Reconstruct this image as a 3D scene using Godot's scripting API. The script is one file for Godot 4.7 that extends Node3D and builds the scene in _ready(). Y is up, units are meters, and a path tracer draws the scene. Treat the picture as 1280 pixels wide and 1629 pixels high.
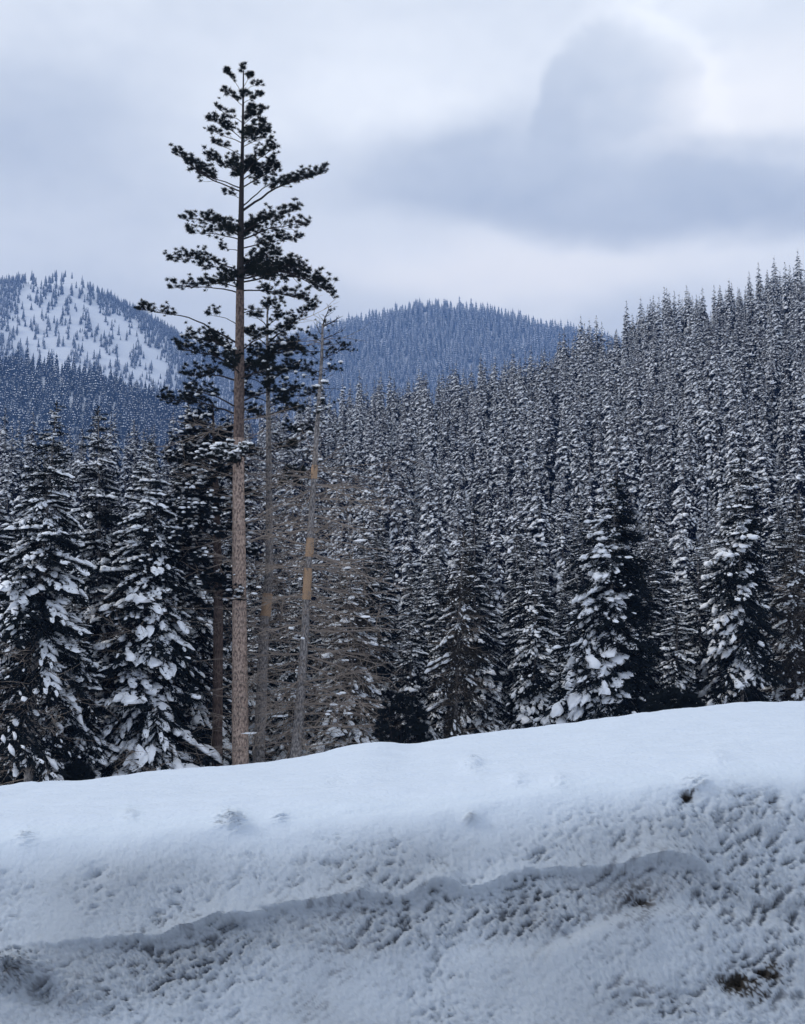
extends Node3D
# A snow bank at a roadside, a tall pine and snowy spruces behind it, a fir-covered hillside and far hills.

const F := 1746.0            # focal length in pixels of the 1280 x 1629 frame
const PITCH := 0.1344
const EYE := Vector3(0, 2.2, 0)

class Buf:
	var v := PackedVector3Array()
	var n := PackedVector3Array()
	func add(o: Buf, t: Transform3D) -> void:
		v.append_array(t * o.v)
		if o.n.size():
			n.append_array(Transform3D(t.basis.orthonormalized(), Vector3.ZERO) * o.n)
	func tri(a: Vector3, b: Vector3, c: Vector3) -> void:
		v.push_back(a); v.push_back(b); v.push_back(c)
	func smooth_tri(a: Vector3, b: Vector3, c: Vector3, na: Vector3, nb: Vector3, nc: Vector3) -> void:
		if (b - a).cross(c - a).dot(na + nb + nc) > 0.0:
			v.push_back(a); v.push_back(c); v.push_back(b)
			n.push_back(na); n.push_back(nc); n.push_back(nb)
		else:
			v.push_back(a); v.push_back(b); v.push_back(c)
			n.push_back(na); n.push_back(nb); n.push_back(nc)
	func tube(path: PackedVector3Array, radii: PackedFloat32Array, sides: int) -> void:
		var count := path.size()
		var rings := []
		var norms := []
		for i in count:
			var d := path[mini(i + 1, count - 1)] - path[maxi(i - 1, 0)]
			d = d.normalized() if d.length() > 1e-6 else Vector3.UP
			var s := d.cross(Vector3(0.31, 0.2, 0.93)).normalized()
			var w := d.cross(s)
			var ring := PackedVector3Array()
			var nr := PackedVector3Array()
			for k in sides:
				var a := TAU * k / sides
				var o := s * cos(a) + w * sin(a)
				nr.push_back(o)
				ring.push_back(path[i] + o * radii[i])
			rings.push_back(ring)
			norms.push_back(nr)
		for i in count - 1:
			var r0: PackedVector3Array = rings[i]
			var r1: PackedVector3Array = rings[i + 1]
			var n0: PackedVector3Array = norms[i]
			var n1: PackedVector3Array = norms[i + 1]
			for k in sides:
				var q := (k + 1) % sides
				smooth_tri(r0[k], r0[q], r1[q], n0[k], n0[q], n1[q])
				smooth_tri(r0[k], r1[q], r1[k], n0[k], n1[q], n1[k])
	func mesh(m: Material, into: ArrayMesh = null) -> ArrayMesh:
		var out := into if into else ArrayMesh.new()
		if v.is_empty():
			return out
		var a := []
		a.resize(Mesh.ARRAY_MAX)
		a[Mesh.ARRAY_VERTEX] = v
		if n.size() == v.size():
			a[Mesh.ARRAY_NORMAL] = n
		out.add_surface_from_arrays(Mesh.PRIMITIVE_TRIANGLES, a)
		out.surface_set_material(out.get_surface_count() - 1, m)
		return out

var M := {}
var used := {}
var rng := RandomNumberGenerator.new()
var soft := FastNoiseLite.new()
var fine := FastNoiseLite.new()
var cell := FastNoiseLite.new()

# ---------------------------------------------------------------- helpers
func lin(r: float, g: float, b: float) -> Color:
	return Color(r, g, b).linear_to_srgb()

func ray(px: float, py: float) -> Vector3:
	return Vector3((px - 640.0) / F, -(py - 814.5) / F, -1.0).rotated(Vector3.RIGHT, PITCH)

func spot(px: float, py: float, dist: float) -> Vector3:      # the point at that distance ahead which the photograph shows there
	var r := ray(px, py)
	return EYE + r * (dist / -r.z)

func seen_at(p: Vector3) -> Vector2:
	var q := (p - EYE).rotated(Vector3.RIGHT, -PITCH)
	if q.z > -0.1:
		return Vector2(-9999, -9999)
	return Vector2(640.0 + F * q.x / -q.z, 814.5 - F * q.y / -q.z)

func curve(pts: Array, x: float) -> float:                    # smooth interpolation through (x, y) pairs
	var k := pts.size()
	if x <= pts[0].x:
		return pts[0].y
	for i in k - 1:
		var a: Vector2 = pts[i]
		var b: Vector2 = pts[i + 1]
		if x <= b.x:
			var t := (x - a.x) / (b.x - a.x)
			var p: Vector2 = pts[maxi(i - 1, 0)]
			var q: Vector2 = pts[mini(i + 2, k - 1)]
			var ma := (b.y - p.y) / maxf(b.x - p.x, 1e-4) * (b.x - a.x)
			var mb := (q.y - a.y) / maxf(q.x - a.x, 1e-4) * (b.x - a.x)
			var t2 := t * t
			var t3 := t2 * t
			return (2 * t3 - 3 * t2 + 1) * a.y + (t3 - 2 * t2 + t) * ma + (-2 * t3 + 3 * t2) * b.y + (t3 - t2) * mb
	return pts[k - 1].y

func numbered(called: String) -> String:
	var k: int = used.get(called, 0)
	used[called] = k + 1
	return called if k == 0 else "%s_%03d" % [called, k]

func tag(o: Node3D, label: String, category := "", group := "", kind := "") -> Node3D:
	if label: o.set_meta("label", label)
	if category: o.set_meta("category", category)
	if group: o.set_meta("group", group)
	if kind: o.set_meta("kind", kind)
	return o

func thing(called: String, label: String, category: String, at: Vector3, group := "") -> Node3D:
	var o := Node3D.new()
	o.name = numbered(called)
	add_child(o)
	o.position = at
	tag(o, label, category, group)
	return o

func part(called: String, m: Mesh, parent: Node3D) -> MeshInstance3D:
	var o := MeshInstance3D.new()
	o.name = called
	o.mesh = m
	parent.add_child(o, true)
	return o

func mat(c: Color, rough: float) -> StandardMaterial3D:
	var m := StandardMaterial3D.new()
	m.albedo_color = c
	m.roughness = rough
	m.metallic_specular = 0.25
	return m

func bark(stops: Array, offs: Array, scale: Vector3, freq: float, relief: float, s: int) -> StandardMaterial3D:
	var m := mat(Color.WHITE, 0.95)
	var g := Gradient.new()
	g.offsets = PackedFloat32Array(offs)
	var cs := PackedColorArray()
	for c in stops:
		cs.push_back(c)
	g.colors = cs
	var nz := FastNoiseLite.new()
	nz.seed = s
	nz.noise_type = FastNoiseLite.TYPE_SIMPLEX
	nz.frequency = freq
	nz.fractal_octaves = 5
	nz.fractal_gain = 0.6
	nz.domain_warp_enabled = true
	nz.domain_warp_amplitude = 22.0
	var t := NoiseTexture2D.new()
	t.width = 512; t.height = 512; t.seamless = true
	t.noise = nz
	t.color_ramp = g
	m.albedo_texture = t
	var h := NoiseTexture2D.new()
	h.width = 512; h.height = 512; h.seamless = true
	h.noise = nz
	m.heightmap_enabled = true
	m.heightmap_texture = h
	m.heightmap_scale = relief
	m.uv1_triplanar = true
	m.uv1_scale = scale
	return m

# ---------------------------------------------------------------- ground and hills
var SKYLINE := [Vector2(-900, 690), Vector2(-200, 668), Vector2(0, 664), Vector2(180, 652), Vector2(330, 646), Vector2(440, 622), Vector2(540, 592), Vector2(640, 578), Vector2(760, 562), Vector2(860, 543), Vector2(930, 516), Vector2(1000, 500), Vector2(1080, 474), Vector2(1190, 455), Vector2(1280, 440), Vector2(1600, 400), Vector2(2600, 380)]
var RIDGE := [Vector2(-900, 120), Vector2(0, 135), Vector2(330, 150), Vector2(540, 195), Vector2(760, 215), Vector2(900, 225), Vector2(1280, 245), Vector2(1800, 260)]

func far_hill(x: float, z: float, px: float, py: float, dist: float, fall_l: float, fall_r: float, fall_z: float, tree: float) -> float:
	var p := spot(px, py, dist)
	var dx := x - p.x
	var dz := -z - dist
	var side := fall_l if dx < 0.0 else fall_r
	var r := sqrt(dx * dx * side * side + dz * dz * fall_z * fall_z + 25.0) - 5.0
	return p.y - tree - r

func ground(x: float, z: float) -> float:
	var d := sqrt(x * x + z * z)
	var base := lerpf(0.0, -3.2, smoothstep(9.5, 26.0, d))
	if d < 45.0:
		return base + 0.15 * soft.get_noise_2d(x * 8.0, z * 8.0)
	var a := atan2(x, -z)
	var px := 640.0 + F * tan(clampf(a, -1.0, 1.0))
	var edge := smoothstep(1.5, 0.85, absf(a))
	var rr := curve(RIDGE, px)
	var top := spot(px, curve(SKYLINE, px), rr).y - 13.2
	var h := base
	if d < rr:
		var t := clampf((d - 60.0) / (rr - 60.0), 0.0, 1.0)
		h = base + (top - base) * edge * pow(t, 1.12)
	else:
		h = maxf(base - 6.0, base + (top - base) * edge - 0.35 * (d - rr))
	h += 2.2 * soft.get_noise_2d(x * 0.9, z * 0.9) * smoothstep(60.0, 120.0, d)
	if d > 320.0 and z < 0.0:
		var k := 11.0 * soft.get_noise_2d(x * 0.2, z * 0.2)
		h = maxf(h, far_hill(x, z, 690, 474, 1870, 0.31, 0.26, 0.95, 22.0) + 0.7 * k)
		h = maxf(h, far_hill(x, z, 100, 430, 1600, 0.22, 0.58, 1.05, 9.0) + 0.45 * k)
		h = maxf(h, far_hill(x, z, 20, 552, 950, 0.08, 0.30, 0.75, 22.0) + 0.6 * k)
		h = maxf(h, far_hill(x, z, 330, 545, 2200, 0.2, 0.12, 0.5, 12.0) + k)
	return h

func build_terrain() -> void:
	var az := PackedFloat32Array()
	for i in 40:
		az.push_back(lerpf(-PI, -0.72, i / 40.0))
	for i in 260:
		az.push_back(lerpf(-0.72, 0.72, i / 260.0))
	for i in 41:
		az.push_back(lerpf(0.72, PI, i / 40.0))
	var rings := 240
	var cols := az.size()
	var v := PackedVector3Array()
	var ix := PackedInt32Array()
	for i in rings:
		var d := 0.0 if i == 0 else 2.0 * pow(1300.0, (i - 1.0) / (rings - 2.0))
		for k in cols:
			var x := d * sin(az[k])
			var z := -d * cos(az[k])
			v.push_back(Vector3(x, ground(x, z), z))
	for i in rings - 1:
		for k in cols - 1:
			var a := i * cols + k
			var b := a + cols
			ix.append_array([a, b, a + 1, a + 1, b, b + 1])
	commit_grid("snowy_ground", v, ix, PackedColorArray(), M.snow_ground, "structure", null)

func commit_grid(called: String, v: PackedVector3Array, ix: PackedInt32Array, col: PackedColorArray, m: Material, kind: String, parent) -> MeshInstance3D:
	var nn := PackedVector3Array()
	nn.resize(v.size())
	for t in range(0, ix.size(), 3):
		var a := ix[t]
		var b := ix[t + 1]
		var c := ix[t + 2]
		var f := (v[c] - v[a]).cross(v[b] - v[a])
		nn[a] += f; nn[b] += f; nn[c] += f
	var flips := 0
	for i in nn.size():
		nn[i] = nn[i].normalized()
	var arr := []
	arr.resize(Mesh.ARRAY_MAX)
	arr[Mesh.ARRAY_VERTEX] = v
	arr[Mesh.ARRAY_NORMAL] = nn
	arr[Mesh.ARRAY_INDEX] = ix
	if col.size():
		arr[Mesh.ARRAY_COLOR] = col
	var am := ArrayMesh.new()
	am.add_surface_from_arrays(Mesh.PRIMITIVE_TRIANGLES, arr)
	am.surface_set_material(0, m)
	var o := MeshInstance3D.new()
	o.name = called
	o.mesh = am
	if parent: parent.add_child(o, true)
	else: add_child(o)
	if kind: o.set_meta("kind", kind)
	return o

# ---------------------------------------------------------------- the snow bank
var CREST := [Vector2(-1500, 1330), Vector2(-300, 1278), Vector2(0, 1255), Vector2(60, 1249), Vector2(100, 1243), Vector2(130, 1244), Vector2(230, 1232), Vector2(330, 1222), Vector2(400, 1217), Vector2(480, 1207), Vector2(530, 1197), Vector2(580, 1185), Vector2(610, 1183), Vector2(650, 1187), Vector2(700, 1178), Vector2(760, 1170), Vector2(830, 1162), Vector2(900, 1152), Vector2(1000, 1138), Vector2(1060, 1130), Vector2(1110, 1125), Vector2(1170, 1121), Vector2(1230, 1119), Vector2(1280, 1115), Vector2(1500, 1096), Vector2(2600, 1060)]
var LIP := [Vector2(-1500, 1410), Vector2(0, 1335), Vector2(300, 1315), Vector2(640, 1290), Vector2(900, 1262), Vector2(1100, 1240), Vector2(1280, 1232), Vector2(2600, 1160)]
var LEDGE := [Vector2(-900, 1580), Vector2(-100, 1530), Vector2(0, 1508), Vector2(130, 1500), Vector2(200, 1492), Vector2(290, 1482), Vector2(340, 1466), Vector2(400, 1455), Vector2(460, 1440), Vector2(520, 1434), Vector2(580, 1422), Vector2(640, 1426), Vector2(700, 1406), Vector2(740, 1416), Vector2(775, 1408), Vector2(830, 1391), Vector2(900, 1388), Vector2(980, 1383), Vector2(1040, 1369), Vector2(1090, 1371), Vector2(1140, 1392), Vector2(1180, 1414), Vector2(1240, 1430), Vector2(1300, 1424), Vector2(2300, 1380)]
var APRON := [Vector2(-900, 1690), Vector2(0, 1600), Vector2(100, 1625), Vector2(200, 1620), Vector2(420, 1520), Vector2(600, 1530), Vector2(760, 1500), Vector2(850, 1506), Vector2(900, 1492), Vector2(960, 1462), Vector2(1050, 1443), Vector2(1150, 1442), Vector2(1230, 1462), Vector2(1300, 1470), Vector2(2300, 1450)]
# bumps and hollows: pixel x, pixel y, radius in pixels, height in metres
var BUMPS := [[375, 1308, 16, 0.035], [360, 1300, 26, 0.02], [750, 1218, 18, 0.03], [748, 1302, 14, 0.03], [205, 1296, 14, 0.02], [820, 1242, 16, 0.018], [890, 1243, 18, 0.02], [445, 1298, 14, 0.02], [1140, 1205, 20, 0.014], [540, 1240, 22, -0.012], [40, 1330, 18, 0.02],
	[1095, 1270, 14, -0.03], [1105, 1250, 20, 0.03], [1232, 1268, 13, -0.045], [1190, 1266, 16, -0.025], [30, 1552, 38, 0.10], [60, 1572, 24, -0.09], [8, 1540, 26, 0.05], [120, 1580, 40, 0.03], [1160, 1566, 17, -0.04], [1005, 1592, 20, -0.02], [1085, 1585, 22, -0.02], [1200, 1540, 24, -0.015], [1022, 1428, 14, -0.035], [1005, 1436, 12, -0.03],
	[380, 1466, 12, -0.03], [425, 1450, 10, -0.02], [150, 1388, 16, -0.02], [1060, 1385, 9, -0.02], [848, 1452, 15, -0.025], [905, 1480, 14, -0.02], [560, 1500, 10, -0.02], [740, 1430, 14, -0.015], [290, 1482, 14, 0.02], [570, 1416, 20, 0.02], [712, 1400, 24, 0.025], [1075, 1366, 40, 0.02]]
# soot and earth in the snow: pixel x, y, radius, strength
var DIRT := [[1095, 1268, 13, 0.9], [1108, 1258, 24, 0.35], [1232, 1268, 12, 0.8], [1190, 1266, 40, 0.4], [1160, 1566, 24, 1.1], [1195, 1585, 26, 0.7], [1225, 1545, 22, 0.6], [1215, 1560, 60, 0.5], [1000, 1592, 40, 0.5], [1080, 1590, 40, 0.4], [1020, 1430, 40, 0.5], [960, 1430, 90, 0.22], [1220, 1430, 80, 0.3], [850, 1450, 45, 0.45], [800, 1480, 60, 0.2], [30, 1555, 40, 0.65], [120, 1590, 60, 0.2], [230, 1540, 90, 0.2], [300, 1510, 70, 0.2], [560, 1440, 70, 0.25], [600, 1460, 140, 0.15], [375, 1308, 18, 0.35], [748, 1302, 12, 0.4], [205, 1296, 14, 0.2], [1000, 1400, 120, 0.12], [540, 1530, 40, 0.2], [490, 1600, 30, 0.25], [1180, 1470, 100, 0.15], [1250, 1350, 90, 0.12]]
const LIP_Z := 5.0
const FACE_Z := 4.55
const CREST_Z := 8.5

func bank_base(x: float, z: float) -> float:
	var lip := spot(640, curve(LIP, 640.0 + F * x / LIP_Z), LIP_Z).y
	var px := 640.0 + F * x / CREST_Z
	var crest := spot(640, curve(CREST, px), CREST_Z).y
	var low := 0.785
	var pts := [Vector2(2.0, -0.06), Vector2(3.4, -0.02), Vector2(4.1, 0.25), Vector2(FACE_Z, low), Vector2(4.78, lerpf(low, lip, 0.55)), Vector2(LIP_Z, lip), Vector2(5.8, lerpf(lip, crest, 0.32) + 0.045), Vector2(7.2, lerpf(lip, crest, 0.70) + 0.035), Vector2(CREST_Z, crest), Vector2(9.4, crest - 0.22), Vector2(11.5, crest - 1.4), Vector2(15.0, -1.6), Vector2(21.0, -3.5)]
	return curve(pts, z)

func build_bank() -> MeshInstance3D:
	var xs := PackedFloat32Array()
	var x := -22.0
	while x < 22.0:
		xs.push_back(x)
		var a := absf(x)
		x += 0.0078 if a < 2.15 else (0.018 if a < 3.5 else 0.05 + (a - 3.5) * 0.05)
	var zs := PackedFloat32Array()
	var z := 2.0
	while z < 20.0:
		zs.push_back(z)
		z += 0.1 if z < 4.3 else (0.0036 if z < 5.06 else (0.011 if z < 7.0 else (0.02 if z < 9.2 else 0.3)))
	var cols := xs.size()
	var rows := zs.size()
	var v := PackedVector3Array()
	var col := PackedColorArray()
	var ix := PackedInt32Array()
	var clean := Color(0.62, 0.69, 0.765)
	var grime_and_shade := Color(0.17, 0.185, 0.205)  # road grime, with the face's shade painted into the same grey
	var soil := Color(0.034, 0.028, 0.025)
	# base heights on a coarse grid first
	for k in rows:
		var zz := zs[k]
		var face := smoothstep(5.5, 4.95, zz)
		var nrm := Vector3(0, lerpf(1.0, 0.54, face), lerpf(0.0, 0.84, face))
		for i in cols:
			var xx := xs[i]
			var by := 0.0
			if i % 5 == 0 or i == cols - 1:
				by = bank_base(xx, zz)
			v.push_back(Vector3(xx, by, -zz))
		var row := k * cols
		for i in cols:
			if i % 5 != 0 and i != cols - 1:
				var i0 := i - i % 5
				var i1 := mini(i0 + 5, cols - 1)
				var f := (xs[i] - xs[i0]) / (xs[i1] - xs[i0])
				v[row + i] = Vector3(xs[i], lerpf(v[row + i0].y, v[row + i1].y, f), -zz)
		for i in cols:
			var p := v[row + i]
			var c := clean
			var d := 0.0
			if zz > 3.5 and zz < 9.4 and absf(p.x) < 5.0:
				# pixel of this point, of use only to place the marks that the photograph shows
				var q := (p - EYE)
				var cz := q.z * 0.99098 - q.y * 0.134
				var cy := q.y * 0.99098 + q.z * 0.134
				var sx := 640.0 + F * q.x / -cz
				var sy := 814.5 - F * cy / -cz
				var s := (zz - FACE_Z) * 1.85
				var lip := curve(LIP, sx)
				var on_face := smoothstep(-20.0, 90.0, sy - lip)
				var big := soft.get_noise_2d(p.x * 40.0, s * 60.0)
				d += 0.018 * big + 0.012 * soft.get_noise_2d(p.x * 120.0 + 50.0, s * 150.0)
				# ledge
				var lq := sy - curve(LEDGE, sx) + 6.0 * fine.get_noise_2d(p.x * 90.0, 3.0) + 5.0 * fine.get_noise_2d(p.x * 420.0, 9.0)
				var la := 0.85 * smoothstep(-60, 330, sx) * (1.0 - 0.75 * smoothstep(1100, 1190, sx)) * (0.85 + 0.5 * soft.get_noise_2d(p.x * 90.0, 77.0))
				if lq < 0.0:
					d += la * 0.052 * exp(lq / 28.0)
				else:
					d += la * (0.052 * exp(-lq / 3.5) - 0.034 * (1.0 - exp(-lq / 6.0)) * exp(-lq / 40.0))
				var aq := sy - curve(APRON, sx)
				d += 0.03 * smoothstep(-6.0, 22.0, aq) * smoothstep(700, 900, sx)
				# under the ledge the face is rough
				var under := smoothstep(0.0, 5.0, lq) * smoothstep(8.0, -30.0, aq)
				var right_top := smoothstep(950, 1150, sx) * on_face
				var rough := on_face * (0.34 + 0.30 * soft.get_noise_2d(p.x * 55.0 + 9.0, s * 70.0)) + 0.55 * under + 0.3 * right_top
				rough = maxf(rough, 0.03)
				var u1 := p.x * 0.88 + s * 0.47
				var u2 := -p.x * 0.47 + s * 0.88
				var wx := 55.0 * soft.get_noise_2d(p.x * 110.0 + 800.0, s * 130.0)
				var wy := 60.0 * soft.get_noise_2d(p.x * 90.0 - 500.0, s * 120.0)
				var w := 0.66 * fine.get_noise_2d(u1 * 560.0 + wx, u2 * 1750.0 + wy) + 0.40 * fine.get_noise_2d(u1 * 190.0 + 70.0 + wy, u2 * 620.0 + wx) + 0.18 * fine.get_noise_2d(p.x * 1500.0, s * 2100.0)
				var w2 := fine.get_noise_2d(u1 * 1900.0 + 31.0, u2 * 4600.0)
				var patchy := smoothstep(-0.12, 0.42, soft.get_noise_2d(p.x * 75.0 + 400.0, s * 110.0) + 0.25 * under + 0.2 * right_top)
				var dent := maxf(0.0, w - 0.17)
				d += rough * (0.010 * w2 + (0.25 + patchy) * (-0.007 * w - 0.075 * dent))
				d += 0.0012 * w2 + on_face * 0.0035 * (0.4 + patchy) * fine.get_noise_2d(u1 * 1700.0, u2 * 5600.0)
				var soot := 0.0
				for bmp in BUMPS:
					var ex: float = absf(sx - bmp[0]) / bmp[2]
					if ex < 2.4:
						var ey: float = (sy - bmp[1]) / (bmp[2] * 0.75)
						var e := ex * ex + ey * ey
						if e < 5.0:
							d += bmp[3] * exp(-e) * (1.0 + 0.9 * w)
				for dt in DIRT:
					var ex: float = absf(sx - dt[0]) / dt[2]
					if ex < 2.0:
						var ey: float = (sy - dt[1]) / (dt[2] * 0.7)
						var e := ex * ex + ey * ey
						if e < 4.0:
							soot += dt[3] * exp(-e)
				var speck := cell.get_noise_2d(u1 * 500.0, u2 * 900.0)
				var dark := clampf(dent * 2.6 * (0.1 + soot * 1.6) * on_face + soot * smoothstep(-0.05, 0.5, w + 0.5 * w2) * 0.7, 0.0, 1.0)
				c = clean.lerp(grime_and_shade, clampf((0.50 + 0.2 * big) * on_face + 0.22 * soot + 0.10 * under + dark * 0.7, 0.0, 0.88))  # face greyed by grime and painted shade; darker under ledge and in dents
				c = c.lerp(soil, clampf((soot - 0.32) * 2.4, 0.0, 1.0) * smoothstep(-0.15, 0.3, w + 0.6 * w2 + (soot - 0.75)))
			elif zz < 20.0:
				d += 0.05 * soft.get_noise_2d(p.x * 30.0, zz * 40.0)
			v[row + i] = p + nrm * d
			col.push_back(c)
	for k in rows - 1:
		for i in cols - 1:
			var a := k * cols + i
			var b := a + cols
			ix.push_back(a); ix.push_back(b); ix.push_back(a + 1)
			ix.push_back(a + 1); ix.push_back(b); ix.push_back(b + 1)
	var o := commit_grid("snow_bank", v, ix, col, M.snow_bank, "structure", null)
	tag(o, "ploughed roadside snow bank with smooth top and dirty pitted face")
	return o

func clod(r: RandomNumberGenerator) -> ArrayMesh:
	var b := Buf.new()
	blob(b, Transform3D.IDENTITY, r, 5, 9, 0.42, 0.0)
	return b.mesh(M.soil)

# a lumpy ball, flattened below by FLAT
func blob(b: Buf, t: Transform3D, r: RandomNumberGenerator, lats: int, lons: int, rough: float, flat: float) -> void:
	var g := []
	var gn := []
	var turn := r.randf() * TAU
	for i in lats + 1:
		var phi := PI * i / lats
		var row := PackedVector3Array()
		var nr := PackedVector3Array()
		for k in lons:
			var th := TAU * k / lons + turn + 0.2 * i
			var u := Vector3(sin(phi) * cos(th), cos(phi), sin(phi) * sin(th))
			var q := u * (1.0 + rough * r.randf_range(-1, 1) * sin(phi))
			if q.y < 0.0:
				q.y *= 1.0 - flat
			row.push_back(q)
			nr.push_back(u)
		g.push_back(row)
		gn.push_back(nr)
	var piece := Buf.new()
	for i in lats:
		for k in lons:
			var q := (k + 1) % lons
			if i > 0:
				piece.smooth_tri(g[i][k], g[i][q], g[i + 1][q], gn[i][k], gn[i][q], gn[i + 1][q])
			if i < lats - 1:
				piece.smooth_tri(g[i][k], g[i + 1][q], g[i + 1][k], gn[i][k], gn[i + 1][q], gn[i + 1][k])
	# normals of a squashed ball
	var sc := t.basis.get_scale()
	for i in piece.n.size():
		piece.n[i] = Vector3(piece.n[i].x / sc.x, piece.n[i].y / sc.y, piece.n[i].z / sc.z).normalized()
	b.v.append_array(t * piece.v)
	b.n.append_array(Transform3D(t.basis.orthonormalized(), Vector3.ZERO) * piece.n)

# ---------------------------------------------------------------- boughs
var near_boughs := []
var hill_boughs := []
var tufts := []

func leaf(b: Buf, p: Vector3, d: Vector3, w: float, r: RandomNumberGenerator) -> void:
	var s := d.cross(Vector3(r.randf_range(-1, 1), r.randf_range(-1, 1), r.randf_range(-1, 1))).normalized() * w * 0.5
	b.tri(p - s, p + s, p + d)

# a unit-long fir bough along +X: needles, light snow, heavy snow, wood
func make_bough(r: RandomNumberGenerator, twigs: int, leaves: int, leaf_len: float, leaf_w: float, pads: int, pad_size: float, pad_lats: int, pad_lons: int, wood_sides: int, sag_lo := 0.22, sag_hi := 0.55, lift := 0.0, thick_lo := 0.30, broad := 0.0) -> Dictionary:
	var green := Buf.new()
	var light := Buf.new()
	var heavy := Buf.new()
	var wood := Buf.new()
	var sag := r.randf_range(sag_lo, sag_hi)
	var bend := r.randf_range(-0.10, 0.10)
	var at := func(t: float) -> Vector3: return Vector3(t * (1.0 - 0.12 * sag), -sag * pow(t, 1.5) + 0.12 * t * t * t, bend * sin(t * 3.0))
	if wood_sides:
		var path := PackedVector3Array()
		var rad := PackedFloat32Array()
		for i in 5:
			path.push_back(at.call(i / 4.4))
			rad.push_back(lerpf(0.014, 0.003, i / 4.0))
		wood.tube(path, rad, wood_sides)
	for i in twigs:
		var t := lerpf(0.16, 0.97, (i + r.randf() * 0.8) / twigs)
		var side := 1.0 if i % 2 else -1.0
		var ln := 0.46 * (1.06 - 0.72 * t) * r.randf_range(0.55, 1.2)
		var dir := Vector3(0.72, r.randf_range(-0.55, 0.05), side * r.randf_range(0.4, 0.95)).normalized()
		var p0: Vector3 = at.call(t)
		for k in leaves:
			var f := (k + 0.5) / leaves
			var p := p0 + dir * ln * f + Vector3(0, -0.22 * ln * f * f, 0)
			var ld := (dir + Vector3(r.randf_range(-0.7, 0.7), r.randf_range(-0.85, 0.28), r.randf_range(-0.7, 0.7))).normalized()
			leaf(green, p, ld * leaf_len * r.randf_range(0.7, 1.3), leaf_w, r)
	for k in leaves * 3:
		var t := r.randf_range(0.1, 1.0)
		leaf(green, at.call(t), Vector3(r.randf_range(0.2, 1), r.randf_range(-0.9, 0.3), r.randf_range(-0.8, 0.8)).normalized() * leaf_len * 1.2, leaf_w, r)
	for i in pads:
		var t := lerpf(0.22, 1.0, (i + r.randf()) / pads)
		var c: Vector3 = at.call(t)
		var off := r.randf_range(-1, 1) * 0.30 * (1.1 - 0.7 * t)
		c += Vector3(absf(off) * 0.5, 0.03 + lift - 0.20 * absf(off), off)
		var sx := pad_size * lerpf(0.32, 1.0, pow(r.randf(), 1.8))
		var sz := sx * (r.randf_range(0.32, 0.72) + broad)
		var sy := sx * r.randf_range(thick_lo, thick_lo + 0.22)
		var slope := -atan(sag * 1.5 * sqrt(t) - 0.36 * t * t)
		var bs := Basis(Vector3.UP, r.randf_range(-0.7, 0.7) - off * 2.0) * Basis(Vector3.BACK, slope + r.randf_range(-0.25, 0.25)) * Basis(Vector3.RIGHT, off * 1.2 + r.randf_range(-0.2, 0.2))
		bs = bs * Basis.from_scale(Vector3(sx, sy, sz))
		blob(heavy, Transform3D(bs, c), r, pad_lats, pad_lons, 0.5, 0.55)
		if i % 3 == 0:
			blob(light, Transform3D(bs * 0.62, c - Vector3(0, 0.01, 0)), r, pad_lats, pad_lons, 0.42, 0.5)
		if wood_sides:
			for k in 3:      # sprigs that stick out of the snow
				var a := r.randf() * TAU
				leaf(green, c + Vector3(cos(a) * sx * 0.7, sy * 0.35, sin(a) * sz * 0.7), Vector3(0.5 + 0.5 * cos(a), r.randf_range(0.0, 0.5), sin(a)).normalized() * leaf_len * 0.8, leaf_w, r)
	return {"green": green, "light": light, "heavy": heavy, "wood": wood}

func make_tuft(r: RandomNumberGenerator) -> Buf:
	var b := Buf.new()
	for i in 60:
		var d := Vector3(r.randf_range(-1, 1), r.randf_range(-0.45, 1), r.randf_range(-1, 1)).normalized()
		var p := Vector3(r.randf_range(-0.3, 0.3), r.randf_range(-0.2, 0.25), r.randf_range(-0.3, 0.3))
		leaf(b, p, d * r.randf_range(0.6, 1.15), 0.13, r)
	return b

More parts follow.
